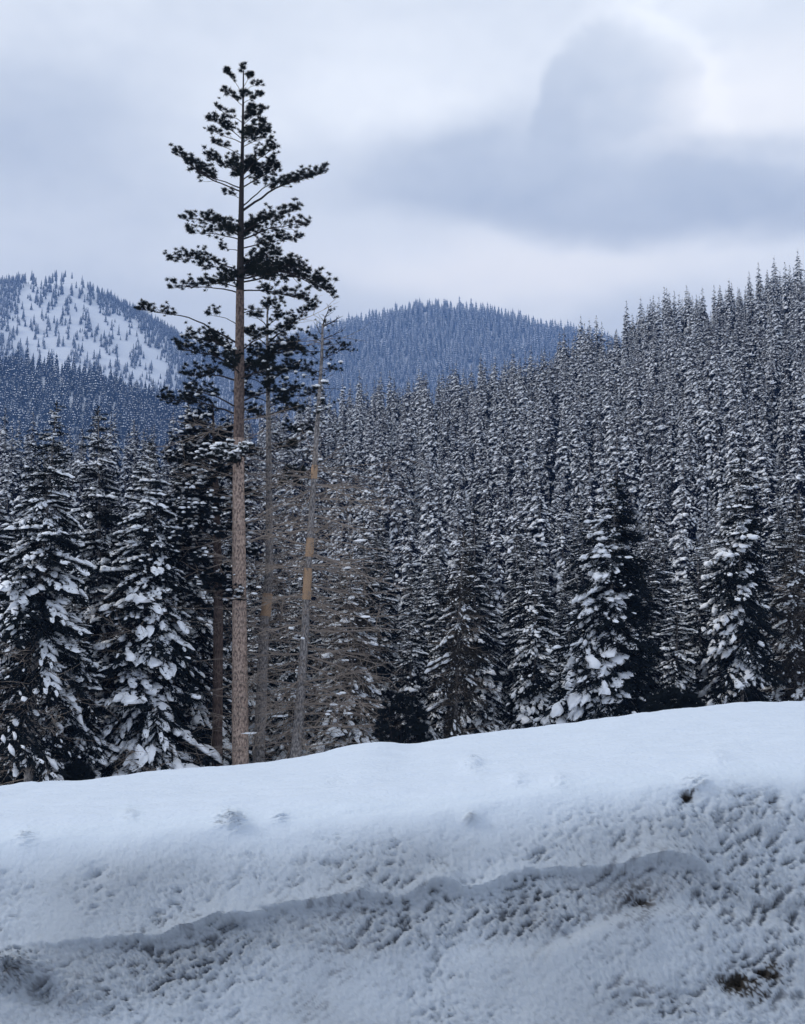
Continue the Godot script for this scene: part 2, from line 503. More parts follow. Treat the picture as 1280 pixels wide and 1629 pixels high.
# A spruce or fir in metres: trunk, crown and snow meshes. WIND: share of snow on boughs by side (-X carries most)
func make_conifer(r: RandomNumberGenerator, tall: float, wide: float, start: float, step: float, per: int, boughs: Array, o: Dictionary) -> Dictionary:
	var wood := Buf.new()
	var green := Buf.new()
	var snow := Buf.new()
	var lean: float = o.get("lean", 0.0)
	var path := PackedVector3Array()
	var rad := PackedFloat32Array()
	var thick: float = o.get("thick", tall * 0.011)
	for i in 9:
		var f := i / 8.0
		path.push_back(Vector3(lean * f * f * tall, -0.4 + (tall + 0.35) * f, 0))
		rad.push_back(lerpf(thick, 0.012, pow(f, 0.9)))
	wood.tube(path, rad, o.get("sides", 9))
	var snowy: float = o.get("snow", 0.6)
	var wind: float = o.get("wind", 0.5)
	var bare: float = o.get("bare", 0.0)
	var low: float = o.get("low_gap", 0.0)
	var shape: float = o.get("shape", 0.85)
	var pad: float = o.get("pad", 1.0)
	var dusting: float = o.get("dusting", 0.2)
	var y := tall * start
	var turn := r.randf() * TAU
	while y < tall - 0.12:
		var f := (y - tall * start) / (tall * (1.0 - start))
		var reach := wide * pow(1.0 - f, shape) * lerpf(0.72, 1.0, smoothstep(0.0, 0.16, f)) + 0.16
		var count := per if f < 0.8 else maxi(4, per - 2)
		for k in count:
			if f < low and r.randf() < 0.6 or r.randf() < bare:
				continue
			var az := turn + TAU * (k + r.randf() * 1.2) / count
			var up := lerpf(-0.30, 0.55, pow(f, 1.6)) + r.randf_range(-0.26, 0.22)
			var ln := reach * r.randf_range(0.58, 1.16)
			var b: Dictionary = boughs[r.randi() % boughs.size()]
			var dirx := cos(az)
			var t := Transform3D(Basis(Vector3.UP, -az) * Basis(Vector3.BACK, up) * Basis.from_scale(Vector3(ln, ln * 1.08, ln * lerpf(1.0, 1.5, f))), Vector3(lean * pow(y / tall, 2) * tall, y + r.randf_range(-0.9, 0.9) * step, 0))
			green.add(b.green, t)
			if b.wood.v.size():
				wood.add(b.wood, t)
			var chance := snowy * (1.0 - wind * 0.75 * dirx - 0.0) 
			if r.randf() < chance * 0.9:
				snow.add(b.heavy, t.scaled_local(Vector3(1, pad, pad)))
			elif r.randf() < chance + dusting:
				snow.add(b.light, t)
		turn += 0.9
		y += step * lerpf(1.12, 0.62, f)
	# leader
	for i in 26:
		var up := 0.026 * i
		leaf(green, Vector3(lean * tall, tall - 0.62 + up, 0), Vector3(r.randf_range(-1, 1), r.randf_range(0.2, 0.9), r.randf_range(-1, 1)).normalized() * lerpf(0.34, 0.15, i / 25.0), 0.05, r)
	if snowy > 0.4:
		blob(snow, Transform3D(Basis.from_scale(Vector3(0.11, 0.07, 0.08)), Vector3(lean * tall - 0.06, tall - 0.42, 0.03)), r, 4, 6, 0.5, 0.4)
	var gm: Material = o.get("green", M.needles)
	return {"trunk": wood.mesh(o.get("bark", M.grey_bark)), "crown": green.mesh(gm), "snow": snow.mesh(M.snow)}

func assemble(o: Node3D, m: Dictionary) -> void:
	part("trunk", m.trunk, o)
	part("crown", m.crown, o)
	if m.snow.get_surface_count():
		part("snow_load", m.snow, o)

# crooked twig with side twigs
func twig(b: Buf, p: Vector3, dir: Vector3, ln: float, r0: float, depth: int, r: RandomNumberGenerator, sag: float, ends = null) -> void:
	var path := PackedVector3Array([p])
	var rad := PackedFloat32Array([r0])
	var d := dir
	var segs := 5 if depth > 1 else 3
	var q := p
	for i in segs:
		d = (d + Vector3(r.randf_range(-0.16, 0.16), r.randf_range(-0.14, 0.14) + sag * (1.0 if i < segs * 0.6 else -0.8), r.randf_range(-0.16, 0.16))).normalized()
		q += d * ln / segs
		path.push_back(q)
		rad.push_back(r0 * lerpf(1.0, 0.32, (i + 1.0) / segs))
		if depth > 0:
			for k in (2 if depth > 1 else 1):
				var sd := (d * 0.8 + Vector3(r.randf_range(-0.9, 0.9), r.randf_range(-0.55, 0.45), r.randf_range(-0.9, 0.9))).normalized()
				twig(b, q, sd, ln * r.randf_range(0.22, 0.42), r0 * 0.5, depth - 1, r, sag * 0.5, ends)
	b.tube(path, rad, 4 if r0 > 0.02 else 3)
	if ends != null:
		ends.push_back(q)

# A pine limb through given points (metres, local), with sub-branches that carry needle tufts
func pine_limb(wood: Buf, green: Buf, snow: Buf, pts: Array, r0: float, from: float, dense: float, spread: float, snowy: float, r: RandomNumberGenerator) -> void:
	var c := Curve3D.new()
	for i in pts.size():
		var a: Vector3 = pts[maxi(i - 1, 0)]
		var b: Vector3 = pts[mini(i + 1, pts.size() - 1)]
		c.add_point(pts[i], (a - b) / 6.0, (b - a) / 6.0)
	var ln := c.get_baked_length()
	var path := PackedVector3Array()
	var rad := PackedFloat32Array()
	var k := maxi(4, int(ln / 0.3))
	for i in k + 1:
		path.push_back(c.sample_baked(ln * i / k) + Vector3(r.randf_range(-1, 1), r.randf_range(-1, 1), r.randf_range(-1, 1)) * 0.02)
		rad.push_back(r0 * lerpf(1.0, 0.22, float(i) / k))
	wood.tube(path, rad, 5)
	var s := ln * from
	while s < ln + 0.02:
		var p := c.sample_baked(s)
		var d := (c.sample_baked(minf(s + 0.1, ln)) - c.sample_baked(maxf(s - 0.1, 0.0))).normalized()
		var f := s / ln
		var left := 1.0 - f
		for side: float in [-1.0, 1.0]:
			if r.randf() > dense:
				continue
			var sd := (d * r.randf_range(0.35, 0.9) + Vector3(0, r.randf_range(-0.5, 1.15), 0) + d.cross(Vector3.UP) * side * r.randf_range(0.0, 0.9)).normalized()
			var sl := spread * r.randf_range(0.35, 1.45) * (0.65 + 0.5 * left)
			var e := p + sd * sl + Vector3(0, 0.06, 0)
			wood.tube(PackedVector3Array([p, p + sd * sl * 0.55, e]), PackedFloat32Array([r0 * 0.3, r0 * 0.22, r0 * 0.1]), 3)
			var m := maxi(2, int(sl / 0.10))
			for j in m:
				var g := (j + 0.9) / m
				if r.randf() < 0.85 - g * 0.9: continue
				var tp := p.lerp(e, g) + Vector3(r.randf_range(-0.07, 0.07), r.randf_range(-0.02, 0.1), r.randf_range(-0.07, 0.07))
				var sz := r.randf_range(0.075, 0.14)
				green.add(tufts[r.randi() % tufts.size()], Transform3D(Basis(Vector3.UP, r.randf() * TAU) * Basis(Vector3.BACK, r.randf_range(-0.5, 0.5)) * Basis.from_scale(Vector3(sz * 1.15, sz, sz * 1.15)), tp))
				if r.randf() < snowy:
					blob(snow, Transform3D(Basis.from_scale(Vector3(sz * r.randf_range(0.5, 1.1), sz * r.randf_range(0.35, 0.6), sz * r.randf_range(0.5, 1.0))), tp + Vector3(0, sz * 0.55, 0)), r, 4, 7, 0.45, 0.4)
		s += 0.095
	# tip
	for j in 3:
		var sz := r.randf_range(0.11, 0.16)
		green.add(tufts[j % tufts.size()], Transform3D(Basis.from_scale(Vector3(sz, sz, sz)), path[k] + Vector3(r.randf_range(-0.1, 0.1), r.randf_range(0, 0.12), r.randf_range(-0.1, 0.1))))

# ---------------------------------------------------------------- the pines
func trunk_line(wood: Buf, pts: Array, dist: float, base: Vector3, sides: int, r: RandomNumberGenerator, upper: Buf = null, split := 0.0, middle: Buf = null, split_low := 0.0) -> Callable:
	# PTS: [pixel y, pixel x, width in pixels]
	var path := PackedVector3Array()
	var rad := PackedFloat32Array()
	var xs := []
	var ws := []
	for p in pts:
		xs.push_back(Vector2(p[0], p[1]))
		ws.push_back(Vector2(p[0], p[2]))
	var lo: float = pts[0][0]
	var hi: float = pts[pts.size() - 1][0]
	for i in 33:
		var py := lerpf(hi, lo, i / 32.0)
		path.push_back(spot(curve(xs, py), py, dist) - base)
		rad.push_back(maxf(0.008, curve(ws, py) * 0.5 * dist / F) * r.randf_range(0.97, 1.03))
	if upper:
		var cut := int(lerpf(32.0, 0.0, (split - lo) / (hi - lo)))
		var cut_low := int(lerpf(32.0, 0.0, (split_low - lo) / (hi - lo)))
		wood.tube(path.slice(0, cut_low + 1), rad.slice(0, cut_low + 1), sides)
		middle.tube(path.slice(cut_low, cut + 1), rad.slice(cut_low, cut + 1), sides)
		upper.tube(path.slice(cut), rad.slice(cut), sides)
	else:
		wood.tube(path, rad, sides)
	return func(py: float) -> Vector3: return spot(curve(xs, py), py, dist) - base

func tall_pine() -> void:
	var r := RandomNumberGenerator.new()
	r.seed = 11
	var dist := 39.0
	var base := spot(381, 1330, dist)
	base.y = ground(base.x, base.z) - 0.1
	var o := thing("tall_pine", "tallest pine, bare orange-grey trunk below, dark layered crown against the sky", "pine tree", base)
	var wood := Buf.new()
	var dark := Buf.new()
	var green := Buf.new()
	var snow := Buf.new()
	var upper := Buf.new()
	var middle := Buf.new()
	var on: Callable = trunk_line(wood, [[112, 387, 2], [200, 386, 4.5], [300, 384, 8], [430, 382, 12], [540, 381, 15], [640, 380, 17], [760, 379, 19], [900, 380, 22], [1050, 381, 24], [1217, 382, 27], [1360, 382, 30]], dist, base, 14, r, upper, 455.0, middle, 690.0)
	var at := func(px: float, py: float, dz: float) -> Vector3: return spot(px, py, dist + dz) - base
	# limbs seen in the photograph: [trunk y, tip x, tip y, depth of tip, middle y lift, thickness, foliage from, density, spread]
	var limbs := [
		[118, 387, 108, 0, 0, 0.012, 0.0, 0.9, 0.22], [150, 360, 114, 0.3, 2, 0.014, 0.55, 0.7, 0.22], [150, 412, 134, -0.2, 4, 0.012, 0.5, 0.7, 0.2], [140, 400, 122, 0.5, 0, 0.012, 0.4, 0.8, 0.25],
		[170, 357, 146, 0.2, 3, 0.015, 0.3, 0.7, 0.3], [165, 414, 153, 0.4, 0, 0.013, 0.35, 0.6, 0.25], [160, 388, 150, -0.8, 0, 0.013, 0.3, 0.6, 0.3],
		[195, 347, 174, -0.3, 3, 0.017, 0.35, 0.7, 0.35], [200, 416, 175, 0.4, 2, 0.016, 0.3, 0.8, 0.36], [205, 420, 194, 0.1, 0, 0.015, 0.3, 0.7, 0.3], [200, 400, 172, 1.0, 0, 0.016, 0.3, 0.7, 0.36],
		[222, 334, 192, 0.3, 5, 0.02, 0.25, 0.85, 0.38], [228, 335, 208, -0.5, 2, 0.02, 0.3, 0.6, 0.34], [235, 428, 218, -0.3, 5, 0.02, 0.2, 0.85, 0.4], [228, 424, 210, 0.6, 4, 0.02, 0.2, 0.7, 0.36], [225, 395, 214, -1.3, 0, 0.018, 0.25, 0.8, 0.4],
		[248, 338, 228, 0.2, 3, 0.016, 0.45, 0.5, 0.26],
		[305, 278, 243, 0.3, -8, 0.032, 0.34, 0.9, 0.44], [300, 292, 258, -0.6, -4, 0.028, 0.4, 0.75, 0.42], [275, 330, 248, 0.7, 0, 0.025, 0.3, 0.85, 0.45], [280, 432, 238, -0.6, 6, 0.026, 0.2, 0.9, 0.46], [288, 433, 258, 0.5, 3, 0.026, 0.2, 0.9, 0.46], [284, 400, 262, 1.7, 2, 0.024, 0.2, 0.9, 0.45], [284, 372, 264, -1.7, 2, 0.024, 0.2, 0.9, 0.45],
		[336, 512, 276, -0.2, 12, 0.05, 0.38, 0.95, 0.5], [300, 440, 268, 0.8, 3, 0.03, 0.25, 0.9, 0.45], [316, 358, 306, 0.2, 2, 0.015, 0.5, 0.4, 0.2], [330, 470, 286, 1.0, 14, 0.03, 0.45, 0.8, 0.4],
		[376, 295, 348, 0.1, 10, 0.03, 0.25, 0.75, 0.46], [382, 303, 370, -0.7, 4, 0.026, 0.3, 0.65, 0.42], [372, 330, 352, 0.9, 4, 0.025, 0.3, 0.8, 0.45], [382, 488, 356, 0.0, 6, 0.036, 0.2, 0.8, 0.5], [372, 470, 334, -0.5, 4, 0.03, 0.15, 0.85, 0.48], [396, 472, 378, 0.8, 4, 0.028, 0.25, 0.75, 0.44], [380, 405, 362, 2.2, 3, 0.028, 0.2, 0.8, 0.45], [378, 365, 366, -2.2, 3, 0.028, 0.25, 0.6, 0.42],
		[400, 352, 396, 0.3, 0, 0.018, 0.5, 0.4, 0.25],
		[432, 270, 414, 0.3, 14, 0.032, 0.42, 0.85, 0.42], [436, 318, 424, -0.8, 6, 0.028, 0.3, 0.75, 0.4], [466, 272, 458, 0.0, 6, 0.03, 0.42, 0.8, 0.42], [458, 320, 450, 0.9, 3, 0.026, 0.3, 0.75, 0.4],
		[424, 436, 404, 0.2, 5, 0.03, 0.15, 0.95, 0.5], [432, 474, 424, -0.7, 5, 0.034, 0.15, 0.95, 0.55], [444, 524, 464, -0.3, 22, 0.042, 0.24, 1.0, 0.6], [450, 510, 448, 0.7, 14, 0.038, 0.25, 0.95, 0.56], [462, 490, 478, 0.3, 8, 0.032, 0.25, 0.85, 0.5], [440, 400, 430, 2.3, 3, 0.03, 0.2, 0.9, 0.5], [440, 430, 436, -2.3, 3, 0.03, 0.2, 0.9, 0.5], [450, 360, 446, -1.8, 3, 0.028, 0.3, 0.7, 0.45],
		[548, 222, 492, 0.2, 14, 0.04, 0.66, 0.95, 0.42], [520, 330, 500, 0.8, 4, 0.02, 0.6, 0.5, 0.3], [500, 440, 490, -0.8, 4, 0.022, 0.5, 0.5, 0.3],
		[590, 285, 556, 0.3, 10, 0.045, 0.3, 0.9, 0.5], [566, 300, 536, -0.9, 8, 0.04, 0.35, 0.85, 0.48], [606, 300, 598, 0.6, 6, 0.04, 0.3, 0.85, 0.5], [570, 330, 540, 1.8, 4, 0.035, 0.3, 0.9, 0.5], [596, 360, 570, -2.4, 4, 0.035, 0.3, 0.9, 0.5], [560, 428, 532, -0.5, 4, 0.035, 0.3, 0.85, 0.45], [590, 470, 556, 0.6, 10, 0.04, 0.3, 0.8, 0.5], [604, 440, 590, -1.6, 4, 0.04, 0.3, 0.9, 0.5], [600, 400, 580, 2.4, 4, 0.035, 0.3, 0.8, 0.5],
		[660, 258, 636, 0.5, 8, 0.04, 0.4, 0.8, 0.5], [650, 300, 620, -1.2, 6, 0.035, 0.4, 0.8, 0.46], [640, 470, 620, 0.9, 6, 0.035, 0.4, 0.7, 0.46], [690, 300, 690, 1.0, 6, 0.035, 0.5, 0.5, 0.4],
	]
	for L in limbs:
		var p0: Vector3 = on.call(float(L[0]))
		var tip: Vector3 = at.call(L[1], L[2], L[3])
		var mid := p0.lerp(tip, 0.5) + Vector3(0, L[4] * dist / F, 0) + Vector3(0, 0, r.randf_range(-0.15, 0.15))
		pine_limb(dark, green, snow, [p0, p0.lerp(mid, 0.5) + Vector3(0, 0.02, 0), mid, tip], L[5], L[6], L[7], L[8], 0.0 if L[0] < 520 else 0.07, r)
	# a big snowy bough before the trunk
	for L in [[742, 318, 728, 0.9], [738, 350, 722, 1.3], [744, 388, 720, 1.4], [746, 372, 732, 1.2]]:
		var p0: Vector3 = on.call(float(L[0]))
		var tip: Vector3 = at.call(L[1], L[2], -L[3])
		pine_limb(dark, green, snow, [p0, p0.lerp(tip, 0.5) + Vector3(0, 0.1, 0), tip], 0.03, 0.35, 0.9, 0.4, 0.85, r)
	# dead limbs lower down
	var twigs := Buf.new()
	for L in [[674, 262, 690], [690, 300, 672], [700, 330, 690], [668, 450, 660], [780, 268, 772], [792, 300, 776], [820, 350, 790], [835, 450, 815], [790, 430, 770], [886, 300, 910], [870, 320, 850], [938, 292, 945], [905, 340, 882], [860, 470, 842], [760, 300, 745], [720, 440, 735], [735, 280, 740], [805, 290, 812], [850, 300, 870], [700, 440, 690]]:
		var p0: Vector3 = on.call(float(L[0]))
		var tip: Vector3 = at.call(L[1], L[2], r.randf_range(-1.2, 1.2))
		var d := tip - p0
		twig(twigs, p0, (d.normalized() + Vector3(0, -0.05, 0)).normalized(), d.length(), 0.024, 2, r, 0.04)
	for i in 34:
		var py := r.randf_range(620, 1180)
		var p0: Vector3 = on.call(py)
		var a := r.randf() * TAU
		twig(twigs, p0, Vector3(cos(a), r.randf_range(-0.25, 0.2), sin(a)).normalized(), r.randf_range(0.3, 1.8) * (1.0 if py < 930 else 0.4), 0.012, 1, r, 0.05)
	part("trunk", wood.mesh(M.pine_bark), o)
	part("middle_trunk", middle.mesh(M.umber_bark), o)  # in-between tone leading up to the painted dark top
	part("backlit_upper_trunk", upper.mesh(M.dark_and_backlit_bark), o)  # backlit silhouette darkness painted into the trunk colour
	part("limbs", dark.mesh(M.dark_and_backlit_bark), o)
	part("crown", green.mesh(M.pine_needles), o)
	part("dead_limbs", twigs.mesh(M.dead_wood), o)
	part("snow_load", snow.mesh(M.snow), o)

# wears a sleeve of bark through to the wood beneath here and there
func ragged(b: Buf) -> Buf:
	for i in b.v.size():
		var p := b.v[i]
		b.v[i] = p + b.n[i] * (0.004 + 0.03 * soft.get_noise_3d(p.x * 260.0, p.y * 120.0, p.z * 260.0))
	return b

func slim_pine() -> void:
	var r := RandomNumberGenerator.new()
	r.seed = 23
	var dist := 40.6
	var base := spot(412, 1330, dist)
	base.y = ground(base.x, base.z) - 0.1
	var o := thing("slim_pine", "slim pine close behind the tallest pine, with an orange bark patch halfway up", "pine tree", base)
	var wood := Buf.new()
	var dark := Buf.new()
	var green := Buf.new()
	var snow := Buf.new()
	var twigs := Buf.new()
	var on: Callable = trunk_line(wood, [[474, 425, 2], [560, 425, 5], [680, 427, 8], [800, 428, 11], [900, 428, 13], [960, 424, 15], [1000, 420, 16], [1100, 416, 17], [1215, 411, 19], [1360, 408, 22]], dist, base, 11, r)
	var at := func(px: float, py: float, dz: float) -> Vector3: return spot(px, py, dist + dz) - base
	for L in [[520, 400, 500, 0.2], [520, 445, 505, 0.3], [500, 430, 480, -0.2], [550, 390, 530, 0.6], [545, 462, 522, -0.3], [548, 500, 488, 0.2], [570, 480, 556, 0.4], [580, 395, 560, -0.9], [600, 490, 590, -0.5], [610, 470, 585, 1.2], [615, 385, 600, 0.4], [640, 500, 628, 0.3], [640, 380, 630, -0.9], [660, 480, 650, -1.2], [670, 400, 655, 1.5], [690, 490, 685, 0.5], [720, 470, 708, -0.8], [730, 385, 722, 0.8], [760, 480, 752, 0.6], [585, 430, 570, -1.8], [630, 430, 612, -1.9], [560, 470, 548, 1.0], [600, 420, 585, 1.8], [650, 455, 640, -1.5], [780, 470, 770, -0.8], [800, 390, 790, 0.8]]:
		var p0: Vector3 = on.call(float(L[0]))
		var tip: Vector3 = at.call(L[1], L[2], L[3])
		pine_limb(dark, green, snow, [p0, p0.lerp(tip, 0.5) + Vector3(0, 0.08, 0), tip], 0.024, 0.3, 0.75, 0.42, 0.06, r)
	for L in [[530, 512, 486], [560, 500, 540], [548, 540, 510]]:
		var p0: Vector3 = on.call(float(L[0]))
		var d: Vector3 = at.call(L[1], L[2], 0.2) - p0
		twig(twigs, p0, (d.normalized() + Vector3(0, -0.12, 0)).normalized(), d.length(), 0.022, 2, r, -0.02)
	for i in 120:
		var py := r.randf_range(700, 1210)
		var p0: Vector3 = on.call(py)
		var a := r.randf() * TAU
		twig(twigs, p0, Vector3(cos(a), r.randf_range(-0.3, 0.25), sin(a)).normalized(), r.randf_range(0.5, 2.2), 0.018, 1 if i % 3 else 2, r, 0.03)
	# the peeled patch
	var patch := Buf.new()
	var pp := PackedVector3Array()
	var rr := PackedFloat32Array()
	for i in 13:
		pp.push_back(on.call(lerpf(980.0, 944.0, i / 12.0)))
		rr.push_back(lerpf(0.188, 0.178, i / 12.0))
	patch.tube(pp, rr, 16)
	part("trunk", wood.mesh(M.grey_bark), o)
	part("bark_patch", ragged(patch).mesh(M.orange_bark), o).set_meta("label", "peeled orange bark patch")
	part("limbs", dark.mesh(M.dark_and_backlit_bark), o)
	part("crown", green.mesh(M.pine_needles), o)
	part("dead_limbs", twigs.mesh(M.dead_wood), o)
	part("snow_load", snow.mesh(M.snow), o)

func dying_pine() -> void:
	var r := RandomNumberGenerator.new()
	r.seed = 37
	var dist := 38.0
	var base := spot(466, 1330, dist)
	base.y = ground(base.x, base.z) - 0.1
	var o := thing("dying_pine", "half-dead leaning pine with peeling orange patches, crooked bare top and drooping dead limbs", "pine tree", base)
	var wood := Buf.new()
	var green := Buf.new()
	var snow := Buf.new()
	var twigs := Buf.new()
	var gnarl := Buf.new()
	var on: Callable = trunk_line(wood, [[516, 513, 3], [560, 512, 5], [620, 508, 6], [700, 503, 8], [760, 499, 9], [860, 493, 11], [920, 489, 12], [1000, 485, 13], [1080, 480, 15], [1150, 475, 17], [1210, 469, 19], [1360, 459, 23]], dist, base, 11, r)
	var at := func(px: float, py: float, dz: float) -> Vector3: return spot(px, py, dist + dz) - base
	# gnarled top
	for L in [[520, 536, 508, 0.030], [524, 520, 492, 0.032], [540, 545, 530, 0.022], [548, 548, 548, 0.02], [556, 552, 562, 0.02], [545, 488, 528, 0.02], [570, 545, 562, 0.02], [560, 480, 560, 0.02], [585, 540, 590, 0.018], [600, 478, 590, 0.018], [535, 500, 518, 0.018]]:
		var p0: Vector3 = on.call(float(L[0]))
		var d: Vector3 = at.call(L[1], L[2], r.randf_range(-0.3, 0.3)) - p0
		var ends := []
		twig(gnarl, p0, d.normalized(), d.length(), L[3], 2, r, 0.06, ends)
		for e in ends:
			if r.randf() < (0.34 if L[0] > 540 else 0.04):
				var sz := r.randf_range(0.06, 0.11)
				green.add(tufts[r.randi() % tufts.size()], Transform3D(Basis.from_scale(Vector3(sz, sz, sz)), e))
	for i in 40:
		var p0: Vector3 = on.call(r.randf_range(570, 760))
		var a := r.randf() * TAU
		var ends := []
		twig(gnarl, p0, Vector3(cos(a), r.randf_range(-0.1, 0.3), sin(a)).normalized(), r.randf_range(0.4, 1.2), 0.013, 1, r, 0.04, ends)
		for e in ends:
			if r.randf() < 0.5:
				var sz := r.randf_range(0.06, 0.12)
				green.add(tufts[r.randi() % tufts.size()], Transform3D(Basis.from_scale(Vector3(sz, sz, sz)), e))
				if r.randf() < 0.4:
					blob(snow, Transform3D(Basis.from_scale(Vector3(sz, sz * 0.5, sz)), e + Vector3(0, sz * 0.7, 0)), r, 4, 6, 0.25, 0.4)
	# long dead limbs, drooping outward, as the photograph shows them
	for L in [[1040, 600, 1100, 0.0], [1030, 580, 1062, 0.8], [1055, 630, 1108, -0.6], [1105, 615, 1105, 0.5], [1135, 560, 1130, 0.2], [1160, 600, 1165, -0.5], [1000, 590, 1010, 0.6], [960, 590, 985, -0.4], [930, 600, 940, 0.3], [900, 570, 890, 0.8], [880, 600, 905, -0.7], [850, 560, 830, 0.5], [820, 590, 840, -0.5], [790, 560, 775, 0.5], [770, 590, 790, 0.0], [1040, 410, 1045, 0.4], [1080, 425, 1110, -0.4], [1120, 420, 1150, 0.4], [1150, 440, 1185, -0.2], [1165, 430, 1170, 0.5], [1180, 445, 1210, 0.0], [1090, 400, 1075, 0.6], [990, 420, 1000, -0.6], [950, 425, 950, 0.5], [910, 420, 905, -0.4], [870, 430, 860, 0.3], [840, 420, 850, -0.3], [1190, 530, 1150, 0.3], [1085, 575, 1085, 0.7], [1120, 590, 1125, -0.8]]:
		var p0: Vector3 = on.call(float(L[0]))
		var d: Vector3 = at.call(L[1], L[2], L[3] * 1.4) - p0
		twig(twigs, p0, (d.normalized() + Vector3(0, 0.06, 0)).normalized(), d.length() * r.randf_range(0.95, 1.1), r.randf_range(0.030, 0.046), 2, r, -0.03)
	for i in 190:
		var py := r.randf_range(740, 1205)
		var p0: Vector3 = on.call(py)
		var a := r.randf() * TAU
		twig(twigs, p0, Vector3(cos(a), r.randf_range(-0.35, 0.2), sin(a)).normalized(), r.randf_range(0.7, 3.4), 0.019, 2 if i % 2 == 0 else 1, r, -0.02)
	for i in 26:
		var p0: Vector3 = on.call(r.randf_range(850, 1170))
		var a := r.randf() * TAU
		var ln := r.randf_range(0.6, 2.4)
		blob(snow, Transform3D(Basis(Vector3.UP, -a) * Basis.from_scale(Vector3(r.randf_range(0.1, 0.3), 0.05, 0.07)), p0 + Vector3(cos(a) * ln, r.randf_range(-0.2, 0.1), sin(a) * ln)), r, 4, 7, 0.3, 0.4)
	part("trunk", wood.mesh(M.grey_bark), o)
	for P in [[[948, 910], 0.148, 0.143], [[880, 862], 0.137, 0.134], [[756, 746], 0.113, 0.11]]:
		var patch := Buf.new()
		var pp := PackedVector3Array()
		var rr := PackedFloat32Array()
		for i in 13:
			pp.push_back(on.call(lerpf(P[0][0] + 6.0, P[0][1] - 6.0, i / 12.0)))
			rr.push_back(lerpf(P[1], P[2], i / 12.0))
		patch.tube(pp, rr, 16)
		part("bark_patch", ragged(patch).mesh(M.orange_bark), o).set_meta("label", "peeled orange bark patch")
	part("gnarled_top", gnarl.mesh(M.dark_and_backlit_bark), o)
	part("needle_tufts", green.mesh(M.pine_needles), o)
	part("dead_limbs", twigs.mesh(M.dead_wood), o)
	part("snow_load", snow.mesh(M.snow), o)

func brown_trunk_pine() -> void:
	var r := RandomNumberGenerator.new()
	r.seed = 41
	var dist := 40.0
	var base := spot(345, 1330, dist)
	base.y = ground(base.x, base.z) - 0.1
	var o := thing("snowy_pine", "shorter pine with smooth brown trunk and snow-covered limbs, left beside the tallest pine", "pine tree", base)
	var wood := Buf.new()
	var dark := Buf.new()
	var green := Buf.new()
	var snow := Buf.new()
	var twigs := Buf.new()
	var on: Callable = trunk_line(wood, [[640, 338, 2], [720, 341, 6], [800, 344, 10], [900, 346, 14], [950, 347, 15], [1100, 346, 16], [1218, 345, 17], [1360, 344, 19]], dist, base, 11, r)
	var at := func(px: float, py: float, dz: float) -> Vector3: return spot(px, py, dist + dz) - base
	for i in 74:
		var f := i / 73.0
		var py := lerpf(668, 965, f)
		var a := r.randf() * TAU
		var reach := lerpf(0.6, 2.9, sqrt(f)) * r.randf_range(0.6, 1.1)
		if cos(a) > 0.0:
			reach *= 0.65
		var p0: Vector3 = on.call(py)
		var tip := p0 + Vector3(cos(a) * reach, r.randf_range(-0.15, 0.35) - 0.14 * reach, sin(a) * reach)
		pine_limb(dark, green, snow, [p0, p0.lerp(tip, 0.5) + Vector3(0, 0.12, 0), tip], 0.024, 0.3, 0.8, 0.42, 0.24, r)
	for i in 40:
		var p0: Vector3 = on.call(r.randf_range(900, 1200))
		var a := r.randf() * TAU
		twig(twigs, p0, Vector3(cos(a), r.randf_range(-0.2, 0.2), sin(a)).normalized(), r.randf_range(0.3, 1.2), 0.012, 1, r, 0.03)
	part("trunk", wood.mesh(M.brown_bark), o)
	part("limbs", dark.mesh(M.dark_and_backlit_bark), o)
	part("crown", green.mesh(M.needles), o)
	part("dead_limbs", twigs.mesh(M.dead_wood), o)
	part("snow_load", snow.mesh(M.snow), o)

# ---------------------------------------------------------------- forest on the slope
func far_tree(r: RandomNumberGenerator, snowy: float, m: Material) -> ArrayMesh:
	var green := Buf.new()
	var snow := Buf.new()
	var tall := 15.0
	for i in 9:
		var f := i / 9.0
		var y := lerpf(1.0, 14.0, f)
		var w := lerpf(2.3, 0.45, f)
		var k := 7
		var turn := r.randf() * TAU
		for j in k:
			var a := turn + TAU * j / k
			var d := Vector3(cos(a), 0, sin(a))
			var s := Vector3(-sin(a), 0, cos(a))
			var ln := w * r.randf_range(0.7, 1.2)
			var p := Vector3(0, y + 1.7, 0)
			var e := Vector3(0, y, 0) + d * ln
			green.tri(p, e - s * ln * 0.55, e + s * ln * 0.55)
			if r.randf() < snowy:
				var q := p.lerp(e, 0.5) + Vector3(0, 0.15, 0)
				snow.tri(q, e - s * ln * 0.34 + Vector3(0, 0.14, 0), e + s * ln * 0.34 + Vector3(0, 0.14, 0))
	green.tri(Vector3(-0.3, 13.6, 0), Vector3(0.3, 13.6, 0), Vector3(0, 15.6, 0))
	return snow.mesh(M.snow, green.mesh(m))

func multi(called: String, m: Mesh, where: Array, parent: Node3D) -> void:
	if where.is_empty():
		return
	var mm := MultiMesh.new()
	mm.transform_format = MultiMesh.TRANSFORM_3D
	mm.mesh = m
	mm.instance_count = where.size()
	for i in where.size():
		mm.set_instance_transform(i, where[i])
	var o := MultiMeshInstance3D.new()
	o.name = called
	o.multimesh = mm
	o.set_meta("kind", "stuff")
	parent.add_child(o, true)

func joined_mesh(m: Dictionary) -> ArrayMesh:
	var out := ArrayMesh.new()
	for k in ["trunk", "crown", "snow"]:
		var am: ArrayMesh = m[k]
		if am.get_surface_count():
			out.add_surface_from_arrays(Mesh.PRIMITIVE_TRIANGLES, am.surface_get_arrays(0))
			out.surface_set_material(out.get_surface_count() - 1, am.surface_get_material(0))
	return out

